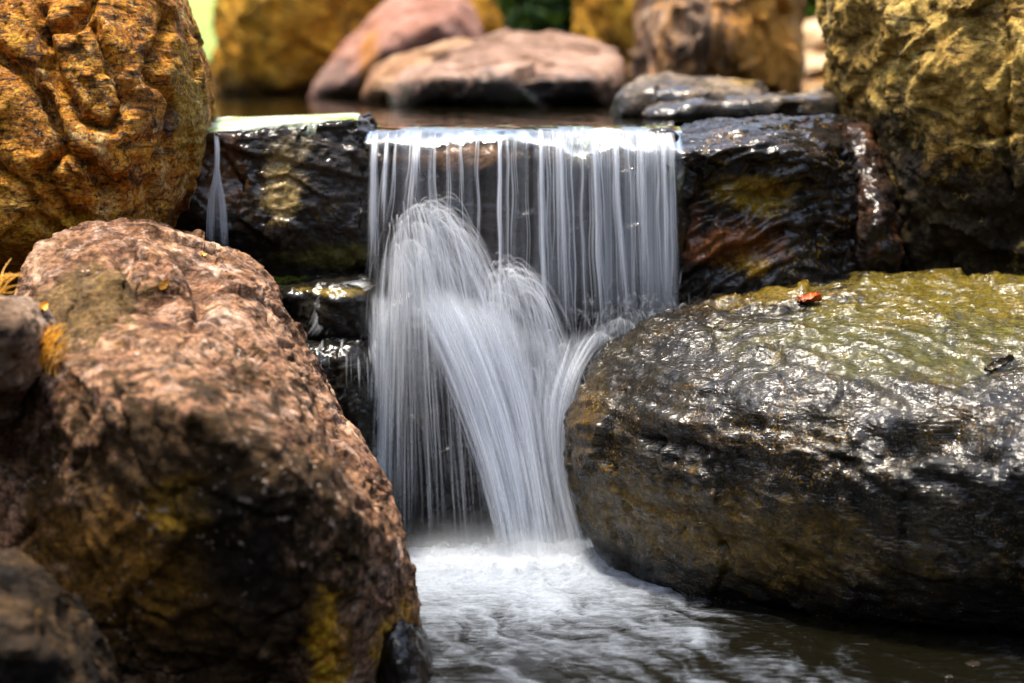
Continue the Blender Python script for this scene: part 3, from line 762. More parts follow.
m = rock_mat('slab_stone', [(0.05, 0.035, 0.022), (0.13, 0.092, 0.06), (0.27, 0.20, 0.13), (0.48, 0.39, 0.28)], 7, band=(0.22, 0.17, 0.12), band_sc=(1, 1, 5), speck=0.6, wet=0.1, dark=(0.02, 0.017, 0.014),
             wetlow=(0.0, 0.1), zones=[(P(740, 112, 4.75), (0.3, 0.15, 0.022), (0.02, 0.017, 0.014), 0.6, 1.2, 0.85), (P(745, 82, 5.1), (0.06, 0.3, 0.02), (0.42, 0.26, 0.05), 0.4, 1.0, 0.6)])
rock('slab', 'thin lower slab of dark grey stone lying on the black layered stone',
     [PA([(640, 108, 4.8), (700, 100, 4.72), (780, 99, 4.7), (848, 97, 4.8), (856, 112, 4.75), (850, 128, 4.72), (780, 129, 4.7), (660, 124, 4.75), (640, 120, 4.8), (640, 106, 5.3), (850, 94, 5.3), (850, 118, 5.3), (640, 116, 5.3)])],
     m, 0.022, 2, 2, D(('fbm', 0.010, 0.12), ('chisel', 0.014, 0.09), seed=171))
rock('stone', 'grey stepped stone between the flat topped stone and the lower slab, beside the pool',
     [PA([(612, 122, 4.95), (611, 96, 5.0), (640, 88, 4.95), (700, 90, 4.93), (770, 96, 4.9), (640, 78, 5.3), (690, 73, 5.4), (740, 80, 5.35), (765, 88, 5.3), (612, 122, 5.4), (770, 118, 5.4), (770, 122, 4.95)])],
     m, 0.022, 2, 2, D(('fbm', 0.010, 0.12), ('chisel', 0.018, 0.10), seed=175))
M_sun = rock_mat('pale_orange_stone', [(0.22, 0.11, 0.04), (0.40, 0.24, 0.11), (0.55, 0.40, 0.24), (0.66, 0.54, 0.38)], 6, band=(0.6, 0.42, 0.24), speck=0.3)
for k, (pts, lab) in enumerate([
    ([(795, 30, 8.3), (806, 20, 8.4), (840, 18, 8.4), (862, 30, 8.3), (862, 62, 8.2), (800, 62, 8.2), (830, 40, 8.0)], 'bright pale stone at the top of the little stack right of the tall grey stone'),
    ([(792, 60, 8.0), (812, 50, 8.1), (850, 54, 8.1), (870, 62, 8.0), (870, 84, 7.9), (795, 84, 7.9), (830, 66, 7.7)], 'pale stone in the middle of the little stack right of the tall grey stone'),
    ([(790, 86, 7.6), (810, 78, 7.7), (850, 80, 7.7), (870, 84, 7.6), (870, 112, 7.5), (790, 112, 7.5), (830, 88, 7.3)], 'orange stone at the foot of the little stack right of the tall grey stone')]):
    q = PA(pts); b = q.copy(); b[:, 1] += 0.45
    rock('stone', lab, [np.concatenate([q, b])], M_sun if k < 2 else m_far, 0.035, 3, 2, D(('fbm', 0.02, 0.2), seed=181 + k), group='pale stones stacked behind the slab')

# dark shrub behind the pool and another by the right hand stones
def shrub(px, Y, hgt, wid, label, mat, n=900, seed=1, size=0.07):
    base = P(px, 70, Y); base[2] = ground_z(np.array([base[0]]), np.array([Y]))[0] + 0.02
    r_ = np.random.default_rng(seed)
    e = empty('shrub', base, label, 'shrub')
    vs, fs, tips = [], [], []
    for k in range(16):
        a = r_.uniform(0, TAU); lean = r_.uniform(0.1, 1.0)
        n_ = 10
        tt = np.linspace(0, 1, n_)
        end = np.array([math.cos(a) * wid * lean, math.sin(a) * wid * lean * 0.7, hgt * r_.uniform(0.65, 1.0)])
        path = np.outer(tt, end); path[:, :2] *= (tt ** 0.6)[:, None]
        off = sum(len(x_) for x_ in vs)
        ring_ = []
        for i in range(n_):
            rad = 0.018 * (1 - 0.8 * tt[i])
            for q in range(5):
                ring_.append(path[i] + rad * np.array([math.cos(q * TAU / 5), math.sin(q * TAU / 5), 0]))
        vs.append(np.array(ring_))
        for i in range(n_ - 1):
            for q in range(5):
                fs.append((off + i * 5 + q, off + i * 5 + (q + 1) % 5, off + (i + 1) * 5 + (q + 1) % 5, off + (i + 1) * 5 + q))
        for i in range(3, n_):
            tips.append(path[i] + r_.normal(size=(n // 110, 3)) * 0.10)
    link('stems', mesh_np('stems', np.concatenate(vs), fs), M_bark, e)
    v_, f_ = leaves(np.concatenate(tips), size, seed)
    link('foliage', mesh_np('foliage', v_, f_, False), mat, e)
t = NT('bark'); p = t.n('BsdfPrincipled'); pos = t.n('NewGeometry').outputs['Position']
t.put(p.inputs['Base Color'], t.ramp(t.noise(pos, 20, 5), [(0.3, (0.03, 0.02, 0.012)), (0.7, (0.10, 0.07, 0.04))])); t.l(p.outputs[0], t.out.inputs[0]); M_bark = t.m
M_shrub = leaf_mat('shrub_leaves', (0.010, 0.03, 0.004), (0.04, 0.10, 0.008), (0.12, 0.19, 0.02))
shrub(520, 10.6, 1.3, 0.42, 'dark green bush at the back between the orange stones', M_shrub, 2600, 3)
shrub(570, 10.8, 1.2, 0.30, 'dim green bush half hidden by the orange stone at the back', M_shrub, 1800, 5)
shrub(812, 10.5, 1.2, 0.40, 'dark green bush at the back right, above the pale stack of stones', M_shrub, 2200, 4)

# ------------------------------------------------------------------ water
def cat_rom(pts, n):
    p = np.asarray(pts, float)
    p = np.concatenate([[2 * p[0] - p[1]], p, [2 * p[-1] - p[-2]]])
    m = len(p) - 3
    t = np.linspace(0, m - 1e-6, n)
    i = t.astype(int); f = (t - i)[:, None]
    a, b, c, d = p[i], p[i + 1], p[i + 2], p[i + 3]
    return 0.5 * (2 * b + (c - a) * f + (2 * a - 5 * b + 4 * c - d) * f ** 2 + (3 * b - a - 3 * c + d) * f ** 3)

def flow(guides, nv):
    return np.stack([cat_rom(PA(g), nv) for g in guides])              # (guides, nv, 3)

def along(G, u):
    """paths at the positions u (0..1) between the guides"""
    x = np.clip(u, 0, 1) * (len(G) - 1)
    i = np.clip(x.astype(int), 0, len(G) - 2); f = (x - i)[:, None, None]
    return G[i] * (1 - f) + G[i + 1] * f

def white_water(name, tint=(0.90, 0.95, 1.0), streak=(150, 2.0), lo=0.36, hi=0.66, floor=0.25):
    """streaked falling water: clear between the streaks, white where air is beaten into it"""
    t = NT(name)
    uv = t.n('UVMap').outputs[0]
    n1 = t.noise(t.mapping(uv, sc=(streak[0], streak[1], 1)), 1.0, 3, 0.6, 0.0)
    n2 = t.noise(t.mapping(uv, sc=(streak[0] * 3.3, streak[1] * 1.5, 1), loc=(5, 3, 0)), 1.0, 3, 0.6, 0.0)
    n3 = t.noise(t.mapping(uv, sc=(streak[0] * 0.22, streak[1] * 0.7, 1), loc=(2, 8, 0)), 1.0, 2, 0.5, 0.0)
    s_ = t.math('ADD', t.math('ADD', t.math('MULTIPLY', n1, 0.42), t.math('MULTIPLY', n2, 0.25)), t.math('MULTIPLY', n3, 0.33))
    a = t.lerp(t.step(s_, lo, hi), floor, 1.0)
    a = t.math('MULTIPLY', a, t.attr('dens'), clamp=True)
    df = t.n('BsdfDiffuse'); t.put(df.inputs['Color'], tint)
    tr = t.n('BsdfTranslucent'); t.put(tr.inputs['Color'], tint)
    m1 = t.n('MixShader'); m1.inputs[0].default_value = 0.45
    t.l(df.outputs[0], m1.inputs[1]); t.l(tr.outputs[0], m1.inputs[2])
    tp = t.n('BsdfTransparent')
    m2 = t.n('MixShader'); t.put(m2.inputs[0], a)
    t.l(tp.outputs[0], m2.inputs[1]); t.l(m1.outputs[0], m2.inputs[2])
    t.l(m2.outputs[0], t.out.inputs[0])
    return t.m

def strand_mat(name, alpha, tint=(0.92, 0.95, 1.0)):
    """a thread of water that thins out towards both ends"""
    t = NT(name)
    df = t.n('BsdfDiffuse'); t.put(df.inputs['Color'], tint)
    tr = t.n('BsdfTranslucent'); t.put(tr.inputs['Color'], tint)
    m1 = t.n('MixShader'); m1.inputs[0].default_value = 0.5
    t.l(df.outputs[0], m1.inputs[1]); t.l(tr.outputs[0], m1.inputs[2])
    hi = t.n('HairInfo')
    x = hi.outputs['Intercept']
    k = t.math('MULTIPLY', t.math('MULTIPLY', x, t.math('SUBTRACT', 1.0, x)), 4.0, 0.0, True)
    a = t.math('MULTIPLY', t.math('MULTIPLY', k, alpha), t.lerp(hi.outputs['Random'], 0.35, 1.5), 0.0, True)
    tp = t.n('BsdfTransparent')
    m2 = t.n('MixShader'); t.put(m2.inputs[0], a)
    t.l(tp.outputs[0], m2.inputs[1]); t.l(m1.outputs[0], m2.inputs[2]); t.l(m2.outputs[0], t.out.inputs[0])
    return t.m

def sheet_geo(G, nu, dens, pleat=0.004, seed=0, freq=60, u0=0.0, u1=1.0):
    u = np.linspace(u0, u1, nu)
    A = along(G, u)
    nv = A.shape[1]
    v = np.linspace(0, 1, nv)
    U, V = np.meshgrid(u, v, indexing='ij')
    wid = np.linalg.norm(G[0] - G[-1], axis=1).mean()
    L = np.linalg.norm(np.diff(A, axis=1), axis=2).sum(1).mean()
    q = np.stack([U.ravel() * wid * freq, V.ravel() * L * 5, np.zeros(U.size)], 1)
    A = A.copy()
    A[:, :, 1] += (pleat * fbm(q, 3, seed)).reshape(U.shape)
    A[:, :, 0] += (pleat * 0.5 * fbm(q * 0.6 + 9, 2, seed + 3)).reshape(U.shape)
    return A.reshape(-1, 3), U.ravel(), V.ravel(), dens(U, V).ravel(), wid, L

def sheet(name, layers, nu, mat, parent, loc):
    """several water sheets, one behind another, as one mesh; layers: (G, dens, pleat, seed, freq)"""
    vs, fs, us, ds, off = [], [], [], [], 0
    for (G, dens, pleat, seed, freq) in layers:
        p, U, V, d, wid, L = sheet_geo(G, nu, dens, pleat, seed, freq)
        vs.append(p); ds.append(d); us.append(np.stack([U * wid + seed * 0.37, V * L + seed * 0.71], 1))
        fs.append(grid_faces(nu, G.shape[1], off)); off += len(p)
    v = np.concatenate(vs) - loc
    me = mesh_np(name, v, np.concatenate(fs))
    uv = np.concatenate(us)
    li = np.empty(len(me.loops), np.int32); me.loops.foreach_get('vertex_index', li)
    ul = me.uv_layers.new(name='UVMap')
    ul.data.foreach_set('uv', uv[li].astype(np.float32).ravel())
    fattr(me, 'dens', np.concatenate(ds))
    o = link(name, me, mat, parent)
    return o

def strands(name, paths, radii, mat, parent, loc):
    """hair-thin water threads; paths (n, k, 3), radii (n, k)"""
    n, k, _ = paths.shape
    h = bpy.data.hair_curves.new(name)
    h.add_curves([k] * n)
    h.points.foreach_set('position', (paths - loc).astype(np.float32).ravel())
    if 'radius' not in h.attributes: h.attributes.new('radius', 'FLOAT', 'POINT')
    h.attributes['radius'].data.foreach_set('value', radii.astype(np.float32).ravel())
    h.materials.append(mat)
    o = bpy.data.objects.new(name, h)
    S.collection.objects.link(o)
    o.parent = parent
    return o

def cut(paths, a, b):
    """the stretch a..b (0..1, per path) of every path, resampled to the same count"""
    n, k, _ = paths.shape
    x = (a[:, None] + (b - a)[:, None] * np.linspace(0, 1, k)[None, :]) * (k - 1)
    x = np.clip(x, 0, k - 1.001); i = x.astype(int); f = (x - i)[:, :, None]
    r_ = np.arange(n)[:, None]
    return paths[r_, i] * (1 - f) + paths[r_, i + 1] * f

def taper(n, k, rad, rr, p=0.5):
    t_ = np.linspace(0, 1, k)
    return rad * rr.uniform(0.5, 1.6, n)[:, None] * (np.sin(np.pi * np.clip(t_, 0.02, 0.98)) ** p)[None, :]

# --- upper pool with its surface bending over the lip
t = NT('pool_water')
pos = t.n('NewGeometry').outputs['Position']
p = t.n('BsdfPrincipled'); t.put(p.inputs['Base Color'], (0.008, 0.007, 0.003)); p.inputs['Roughness'].default_value = 0.03
p.inputs['IOR'].default_value = 1.33
n1 = t.noise(t.mapping(pos, sc=(1, 1, 1)), 9, 3, 0.5, 0.5)
nn_ = t.bump(n1, 0.35, 0.012)
t.put(p.inputs['Normal'], nn_)
wh = t.attr('dens')
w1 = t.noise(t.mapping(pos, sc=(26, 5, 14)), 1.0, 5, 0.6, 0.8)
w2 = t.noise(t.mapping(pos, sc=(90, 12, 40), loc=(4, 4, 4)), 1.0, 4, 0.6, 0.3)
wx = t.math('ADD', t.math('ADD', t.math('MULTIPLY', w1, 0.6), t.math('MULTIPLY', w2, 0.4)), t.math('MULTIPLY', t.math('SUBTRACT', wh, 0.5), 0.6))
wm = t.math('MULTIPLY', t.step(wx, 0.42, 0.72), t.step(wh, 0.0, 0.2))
df = t.n('BsdfDiffuse'); t.put(df.inputs['Color'], t.ramp(t.noise(t.mapping(pos, sc=(7, 16, 16), loc=(1, 5, 2)), 1.0, 4, 0.6, 0.7), [(0.36, (0.26, 0.33, 0.04)), (0.5, (0.42, 0.50, 0.34)), (0.68, (0.58, 0.64, 0.66))]))  # green of reflected foliage painted into the white of the water
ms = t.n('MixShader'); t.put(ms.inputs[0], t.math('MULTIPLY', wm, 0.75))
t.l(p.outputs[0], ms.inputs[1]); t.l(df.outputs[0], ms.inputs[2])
# where the sheet thins out over the sill the stone shows through
tp = t.n('BsdfTransparent'); gl = t.n('BsdfGlossy'); gl.inputs['Roughness'].default_value = 0.05; t.put(gl.inputs['Normal'], nn_)
fr = t.n('Fresnel'); fr.inputs['IOR'].default_value = 1.33; t.put(fr.inputs['Normal'], nn_)
cl = t.n('MixShader'); t.put(cl.inputs[0], fr.outputs[0]); t.l(tp.outputs[0], cl.inputs[1]); t.l(gl.outputs[0], cl.inputs[2])
th = t.attr('thin')
thm = t.math('MULTIPLY', t.step(th, 0.0, 1.0), t.lerp(t.step(wx, 0.42, 0.75), 1.0, 0.55))
m3 = t.n('MixShader'); t.put(m3.inputs[0], thm)
t.l(ms.outputs[0], m3.inputs[1]); t.l(cl.outputs[0], m3.inputs[2])
en = t.n('MixShader'); t.put(en.inputs[0], t.step(th, 1.0, 1.9)); t.l(m3.outputs[0], en.inputs[1]); t.l(tp.outputs[0], en.inputs[2]); t.l(en.outputs[0], t.out.inputs[0])
M_pool = t.m
xs = np.linspace(-1.75, 1.75, 120); ys = np.concatenate([np.linspace(4.16, 4.6, 40), np.linspace(4.65, 11, 60)])
X, Y = np.meshgrid(xs, ys, indexing='ij')
lipz = fbm(np.stack([X.ravel() * 9, Y.ravel() * 3, X.ravel() * 0], 1), 3, 7)
z = 0.0008 * lipz
d1 = np.zeros(X.size) + 0.40 * smooth01(4.42, 4.2, Y.ravel()) * smooth01(0.42, 0.32, np.abs(X.ravel() - 0.04))
Yp = Y.ravel() + 0.40 * smooth01(0.345, 0.36, X.ravel()) * smooth01(5.2, 4.2, Y.ravel())
v1 = np.stack([X.ravel(), Yp, z], 1)
f1 = grid_faces(len(xs), len(ys))
# lip: from the pool forward and over the sill, uneven like the stone under it, its edge tucked back against the stone
lx = np.linspace(P(366, 130, 4.05)[0], P(684, 130, 4.05)[0], 260)
lt = np.linspace(0, 1, 70)
prof = cat_rom(np.array([(0, 4.162, 0.0), (0, 4.10, -0.003), (0, 4.04, -0.010), (0, 3.985, -0.026), (0, 3.958, -0.055), (0, 3.950, -0.095)]), 70)
rightside = smooth01(P(548, 130, 4)[0], P(585, 130, 4)[0], lx)
lv = []
for x, rs_ in zip(lx, rightside):
    a1 = perlin(np.array([[x * 8, 0.5, 3.0]]), 5)[0]; a2 = perlin(np.array([[x * 28, 1.5, 3.0]]), 6)[0]
    q = prof.copy(); q[:, 0] = x
    sc_ = 0.72 + 0.75 * rs_ + 0.50 * a1 + 0.25 * a2
    q[:, 2] *= sc_
    q[:, 1] += (0.030 * (1 - sc_) + 0.012 * a1) * lt ** 1.5
    q[:, 2] += ((0.006 + 0.018 * rs_) * perlin(np.array([[x * 16, 7.5, 1.0]]), 9)[0] + 0.004 * a2) * np.sin(lt * 3.14)
    lv.append(q)
lv = np.concatenate(lv)
lq = np.stack([lv[:, 0] * 22, lv[:, 1] * 12, lv[:, 2] * 12], 1)
lv[:, 2] += 0.004 * fbm(lq, 3, 15) * np.tile(lt, len(lx))
LX = np.repeat(lx, 70); LT = np.tile(lt, len(lx))
f2 = grid_faces(len(lx), 70, len(v1))
d2 = 0.22 - 0.08 * smooth01(0.30, 0.6, LT) + 0.14 * np.repeat(rightside, 70) + 0.15 * np.repeat(rightside, 70) + 0.35 * fbm(np.stack([LX * 10, LT * 2.5, LX * 0], 1), 3, 19)
d2 = np.clip(d2, 0.0, 1.0)
thin = 1.9 * smooth01(0.28, 1.0, LT + 0.30 * fbm(np.stack([LX * 26, LT * 2, LX * 0], 1), 3, 29) + 0.42 * np.repeat([perlin(np.array([[x * 8.5, 2.5, 9.0]]), 12)[0] for x in lx], 70) - 0.05 * np.repeat(rightside, 70))
thin = np.maximum(thin, 1.9 * (1 - smooth01(lx[0], lx[0] + 0.02, LX))); thin = np.maximum(thin, 1.9 * smooth01(lx[-1] - 0.03, lx[-1], LX) * smooth01(0.1, 0.3, LT))
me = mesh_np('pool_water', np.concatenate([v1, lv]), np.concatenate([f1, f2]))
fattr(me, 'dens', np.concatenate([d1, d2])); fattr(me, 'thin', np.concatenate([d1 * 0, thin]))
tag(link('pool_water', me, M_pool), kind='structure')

# --- the waterfall
base = P(520, 556, 3.85)
W = empty('waterfall', base, 'white silky waterfall pouring over the brown sill stone into the stream', 'waterfall')
M_fall = white_water('falling_water', streak=(150, 1.2), lo=0.40, hi=0.62, floor=0.12)
M_chute = white_water('rushing_water', streak=(130, 2.2), lo=0.42, hi=0.63, floor=0.08)
M_fan = white_water('thrown_water', streak=(220, 2.6), lo=0.43, hi=0.62, floor=0.05)
M_thread = strand_mat('water_threads', 0.5)
M_spray = strand_mat('spray_threads', 0.20)
M_fine = strand_mat('fine_threads', 0.5)
wr = np.random.default_rng(31)

# curtain below the lip: (x top, x bottom, half width, y top, y bottom, strength)
falls = [(374, 373, 5, 170, 272, .9), (386, 383, 3, 158, 225, .8), (395, 389, 2, 160, 230, .7), (415, 410, 7, 158, 225, .8), (433, 440, 5, 160, 300, .6), (448, 449, 2, 158, 290, .5),
         (459, 461, 3, 160, 250, .5), (478, 478, 2, 158, 300, .5), (500, 500, 2.2, 150, 330, 1.0), (507, 506, 2, 152, 330, .5), (514, 516, 3, 152, 330, .35), (527, 527, 2, 152, 330, .4), (541, 545, 2.6, 150, 340, 1.0),
         (548, 553, 5, 152, 345, .5), (560, 566, 7, 152, 350, .75), (572, 577, 2, 158, 350, .5), (582, 587, 3.5, 168, 345, .6), (595, 604, 5, 165, 345, 1.0), (603, 611, 2, 162, 345, .5), (616, 628, 3.5, 160, 335, 1.0),
         (623, 634, 9, 160, 330, .35), (629, 637, 2, 160, 330, .7), (641, 646, 6, 158, 325, .75), (647, 650, 2, 158, 322, .5), (655, 659, 7, 158, 320, .45), (664, 667, 2.5, 160, 315, .9), (673, 676, 3, 162, 312, .6)]
ps, rs, lay = [], [], []
def over_lip(xa, xb, yb, dy=0.0, off=0.0):
    """a flow line: along the pool surface, over the lip, down to a pixel row of the picture"""
    x0 = P(xa, 150, 3.95)[0]
    head = np.array([(x0, 4.10, 0.003), (x0, 4.035, -0.003), (x0, 3.980, -0.020), (x0, 3.948 + dy, -0.055)])
    return np.concatenate([head, PA([((xa * 2 + xb) / 3, 150 + (yb - 150) * 0.45, 3.944 + dy), (xb, yb, 3.934 + dy)])])
wav = lambda y, k: 1.3 * math.sin(y * 0.021 + k) + 0.8 * math.sin(y * 0.05 + 2.3 * k)
def waver(L_, k, amp=1.0):
    z_ = L_[:, 2]; L_ = L_.copy(); L_[:, 0] += amp * 0.0016 * (np.sin(z_ * 21 + k) + 0.6 * np.sin(z_ * 47 + 2.3 * k)) * smooth01(-0.02, -0.08, z_)
    return L_
for kf, (xa, xb, hw, ya, yb, st) in enumerate(falls):
    n = int(16 * st ** 1.5 * (hw / 4) ** 0.5) + 1
    o_ = wr.normal(size=n) * hw * 0.55
    for q in o_:
        L_ = over_lip(xa + q * 0.8, xb + q * 1.5 + wr.normal() * 1.3, yb + wr.uniform(-30, 20), wr.normal() * 0.004)
        L_ = waver(cat_rom(L_, 30), kf * 1.7)
        ps.append(L_)
    rs.append(taper(n, 30, 0.0010, wr, 0.5))
    drift = wr.normal() * 2.0
    G = np.stack([waver(cat_rom(over_lip(xa + s_ * hw * 1.3, xb + drift + s_ * hw * 2.0, yb + 12), 44), kf * 1.7) for s_ in (-1, -.5, 0, .5, 1)])
    a0 = 0.20 + 0.25 * max(0, (ya - 150) / 25.0) * 0.6
    lay.append((G, (lambda st_, a_, k_: lambda U, V: min(st_ ** 1.6 * (1.0 if st_ < 0.85 else 1.5), 1.4) * np.sin(np.pi * U) ** 1.6 * smooth01(a_ - 0.1, a_ + 0.22, V) * (0.62 + 0.38 * np.sin(V * 7 + k_)) * smooth01(1.0, 0.75, V))(st, a0, kf * 2.1), 0.002, len(lay), 120))
ps = np.array(ps); aa = wr.uniform(0.16, 0.55, len(ps)); ps = cut(ps, aa, np.minimum(aa + wr.uniform(0.3, 0.8, len(ps)), 1.0))
cp, cr = [], []
for (xa, xb, hw, ya, yb, st) in [f_ for f_ in falls if f_[5] >= 0.75]:
    for _ in range(9):
        q = wr.normal() * hw * 0.35
        cp.append(cat_rom(over_lip(xa + q * 0.8, xb + q * 1.3, yb + wr.uniform(-20, 15), wr.normal() * 0.003 - 0.002), 30))
cp = np.array(cp); aa = wr.uniform(0.22, 0.45, len(cp)); cp = cut(cp, aa, np.minimum(aa + wr.uniform(0.4, 0.75, len(cp)), 1.0))
strands('curtain_cores', cp, taper(len(cp), 30, 0.0017, wr, 0.6), M_fine, W, base)
strands('threads_of_curtain', ps, np.concatenate(rs), M_thread, W, base)
full = lambda y1, dy: np.stack([cat_rom(over_lip(x, x + (x - 520) * 0.02, y1, dy), 44) for x in np.linspace(376, 677, 14)])
for k in range(2):
    lay.append((full(345, 0.006 + 0.008 * k), lambda U, V: (0.13 + 0.40 * smooth01(0.48, 0.72, U)) * smooth01(0.12, 0.32, V) * (0.75 + 0.5 * np.clip(np.sin(U * 61 + 2.2 * np.sin(U * 23)), -1, 1) * smooth01(0.2, 0.5, V)) * smooth01(1, 0.85, V) * smooth01(0, 0.02, U) * smooth01(1, 0.97, U), 0.006, 40 + k, 45))
sheet('curtain', lay, 40, M_fall, W, base)

# splash fans: drops thrown off the stones follow their ballistic arcs
def spray(n, src, jit, speed, right, toward, tmax, rad, seed, t0=(0.0, 0.5), seg=(0.15, 0.5), k=20):
    """an umbrella of drops: nearly one speed, thrown up within an angle (sine of it left..right, back..toward the viewer)"""
    r_ = np.random.default_rng(seed)
    s_ = P(*src) + r_.normal(size=(n, 3)) * np.array(jit)
    v = r_.normal(speed[0], speed[1], n)
    sx = r_.uniform(right[0], right[1], n); sy = r_.uniform(toward[0], toward[1], n)
    cx_ = (right[0] + right[1]) / 2; hx_ = (right[1] - right[0]) / 2
    v = v * np.sqrt(1 - 0.42 * np.abs((sx - cx_) / hx_) ** 2.0)          # the steepest drops fly highest: a rounded crown
    vx = v * sx; vy = v * sy
    vz = np.sqrt(np.maximum(v * v - vx * vx - vy * vy, 0.01))
    V0 = np.stack([vx, vy, vz], 1)
    a = r_.uniform(t0[0], t0[1], n) * tmax
    b = np.minimum(a + r_.uniform(seg[0], seg[1], n) * tmax, tmax)
    tt = a[:, None] + (b - a)[:, None] * np.linspace(0, 1, k)[None, :]
    path = s_[:, None, :] + V0[:, None, :] * tt[:, :, None] + np.array([0, 0, -4.9])[None, None, :] * (tt ** 2)[:, :, None]
    ok = path[:, :, 2].min(1) > POOL_Z - 0.02
    return path[ok], taper(ok.sum(), k, rad, r_, 0.7)

sp = [spray(400, (402, 292, 3.92), (0.010, 0.01, 0.006), (1.88, 0.05), (-0.10, 0.42), (-0.20, 0.06), 0.50, 0.00040, 1, (0.22, 0.6), (0.2, 0.5)),
      spray(400, (404, 294, 3.92), (0.016, 0.012, 0.010), (1.68, 0.10), (-0.10, 0.36), (-0.20, 0.06), 0.52, 0.00042, 2, (0.2, 0.7), (0.15, 0.4)),
      spray(360, (402, 300, 3.92), (0.022, 0.012, 0.012), (1.38, 0.2), (-0.08, 0.26), (-0.22, 0.04), 0.55, 0.00045, 3, (0.15, 0.8), (0.12, 0.3)),
      spray(480, (484, 335, 3.90), (0.014, 0.02, 0.010), (1.66, 0.07), (-0.06, 0.40), (-0.16, 0.06), 0.46, 0.00042, 4, (0.2, 0.6), (0.18, 0.45)),
      spray(340, (490, 340, 3.90), (0.03, 0.02, 0.012), (1.30, 0.2), (-0.05, 0.25), (-0.16, 0.06), 0.42, 0.00045, 8, (0.12, 0.7), (0.12, 0.35)),
      spray(300, (545, 390, 3.87), (0.04, 0.02, 0.02), (0.85, 0.25), (0.0, 0.35), (-0.2, 0.1), 0.32, 0.00045, 5, (0.1, 0.7), (0.15, 0.4)),
      spray(400, (630, 328, 3.93), (0.05, 0.01, 0.01), (0.75, 0.25), (-0.3, 0.4), (-0.1, 0.1), 0.22, 0.00042, 6, (0.1, 0.7), (0.2, 0.5)),
      spray(700, (540, 560, 3.80), (0.10, 0.05, 0.008), (0.55, 0.25), (-0.3, 0.5), (-0.4, 0.3), 0.18, 0.00045, 7, (0.1, 0.7), (0.2, 0.5))]
strands('splash_threads', np.concatenate([a for a, b in sp]), np.concatenate([b for a, b in sp]) * 3.2, M_spray, W, base)
strands('fine_splash_threads', np.concatenate([a[::20] for a, b in sp]), np.concatenate([b[::20] for a, b in sp]) * 0.8, M_fine, W, base)
def dome(xc, ytop, hw, ybot, Y0, dpt, lean=0.0):
    gs = []
    for s_ in np.linspace(-1, 1, 9):
        gs.append([(xc + s_ * hw * 0.12, ytop + 4 + 8 * abs(s_), Y0), (xc + s_ * hw * 0.55, ytop + 10 * abs(s_) + 6, Y0 - dpt * 0.6), (xc + s_ * hw * 0.9 + lean * 0.3, ytop + (ybot - ytop) * 0.3 + 14 * abs(s_), Y0 - dpt),
                   (xc + s_ * hw * 1.05 + lean, ybot, Y0 - dpt * 1.2)])
    return flow(gs, 40)
bell = lambda a: lambda U, V: a * np.sin(np.pi * U) ** 0.9 * smooth01(0.02, 0.45, V) * smooth01(1, 0.6, V)
def fan(src, speed, right, sy, ta, tb_, drop=0.42, n=13):
    """a sheet whose flow lines are the arcs of an umbrella of thrown water"""
    s_ = P(*src); gs = []
    t_ = np.linspace(ta, tb_, 40)
    for sx in np.linspace(right[0], right[1], n):
        q = (sx - (right[0] + right[1]) / 2) / ((right[1] - right[0]) / 2)
        v = speed * math.sqrt(1 - drop * q * q)
        vv = np.array([v * sx, v * sy * (1 - 0.5 * q * q), v * math.sqrt(1 - sx * sx - sy * sy)])
        gs.append(s_ + vv * t_[:, None] + np.array([0, 0, -4.9]) * (t_ ** 2)[:, None])
    return np.stack(gs)
arc = lambda a: lambda U, V: a * smooth01(0, 0.25, U) * smooth01(1, 0.6, U) * smooth01(0.0, 0.4, V) * smooth01(1, 0.45, V)
sheet('splash', [(fan((402, 292, 3.92), 1.90, (-0.10, 0.40), -0.12, 0.07, 0.46), arc(0.26), 0.004, 60, 60), (fan((400, 294, 3.92), 1.74, (-0.10, 0.36), -0.16, 0.07, 0.46), arc(0.30), 0.004, 61, 60),
                 (fan((400, 296, 3.92), 1.55, (-0.10, 0.30), -0.18, 0.05, 0.46), arc(0.42), 0.004, 62, 60), (fan((398, 300, 3.92), 1.30, (-0.08, 0.26), -0.18, 0.04, 0.44), arc(0.42), 0.004, 71, 60),
                 (fan((400, 292, 3.93), 1.82, (-0.08, 0.40), 0.02, 0.07, 0.44), arc(0.28), 0.004, 72, 60)], 70, M_fan, W, base)
sheet('splash', [(fan((484, 335, 3.90), 1.66, (-0.06, 0.40), -0.10, 0.06, 0.40), arc(0.24), 0.004, 63, 60), (fan((484, 337, 3.90), 1.50, (-0.06, 0.34), -0.14, 0.06, 0.40), arc(0.30), 0.004, 64, 60),
                 (fan((484, 340, 3.90), 1.28, (-0.06, 0.30), -0.16, 0.04, 0.40), arc(0.42), 0.004, 73, 60), (fan((520, 392, 3.87), 1.05, (-0.05, 0.40), -0.12, 0.03, 0.32), arc(0.42), 0.004, 65, 60)], 70, M_fan, W, base)
sheet('mist', [(dome(620, 312, 46, 372, 3.93, 0.02, -6), bell(0.5), 0.006, 66, 60), (dome(600, 326, 40, 380, 3.92, 0.02, -6), bell(0.5), 0.006, 67, 60)], 44, M_chute, W, base)
M_mist = white_water('mist', streak=(24, 9.0), lo=0.30, hi=0.75, floor=0.35)
soft = lambda a: lambda U, V: a * np.sin(np.pi * U) ** 1.3 * smooth01(0.0, 0.8, V) ** 1.3
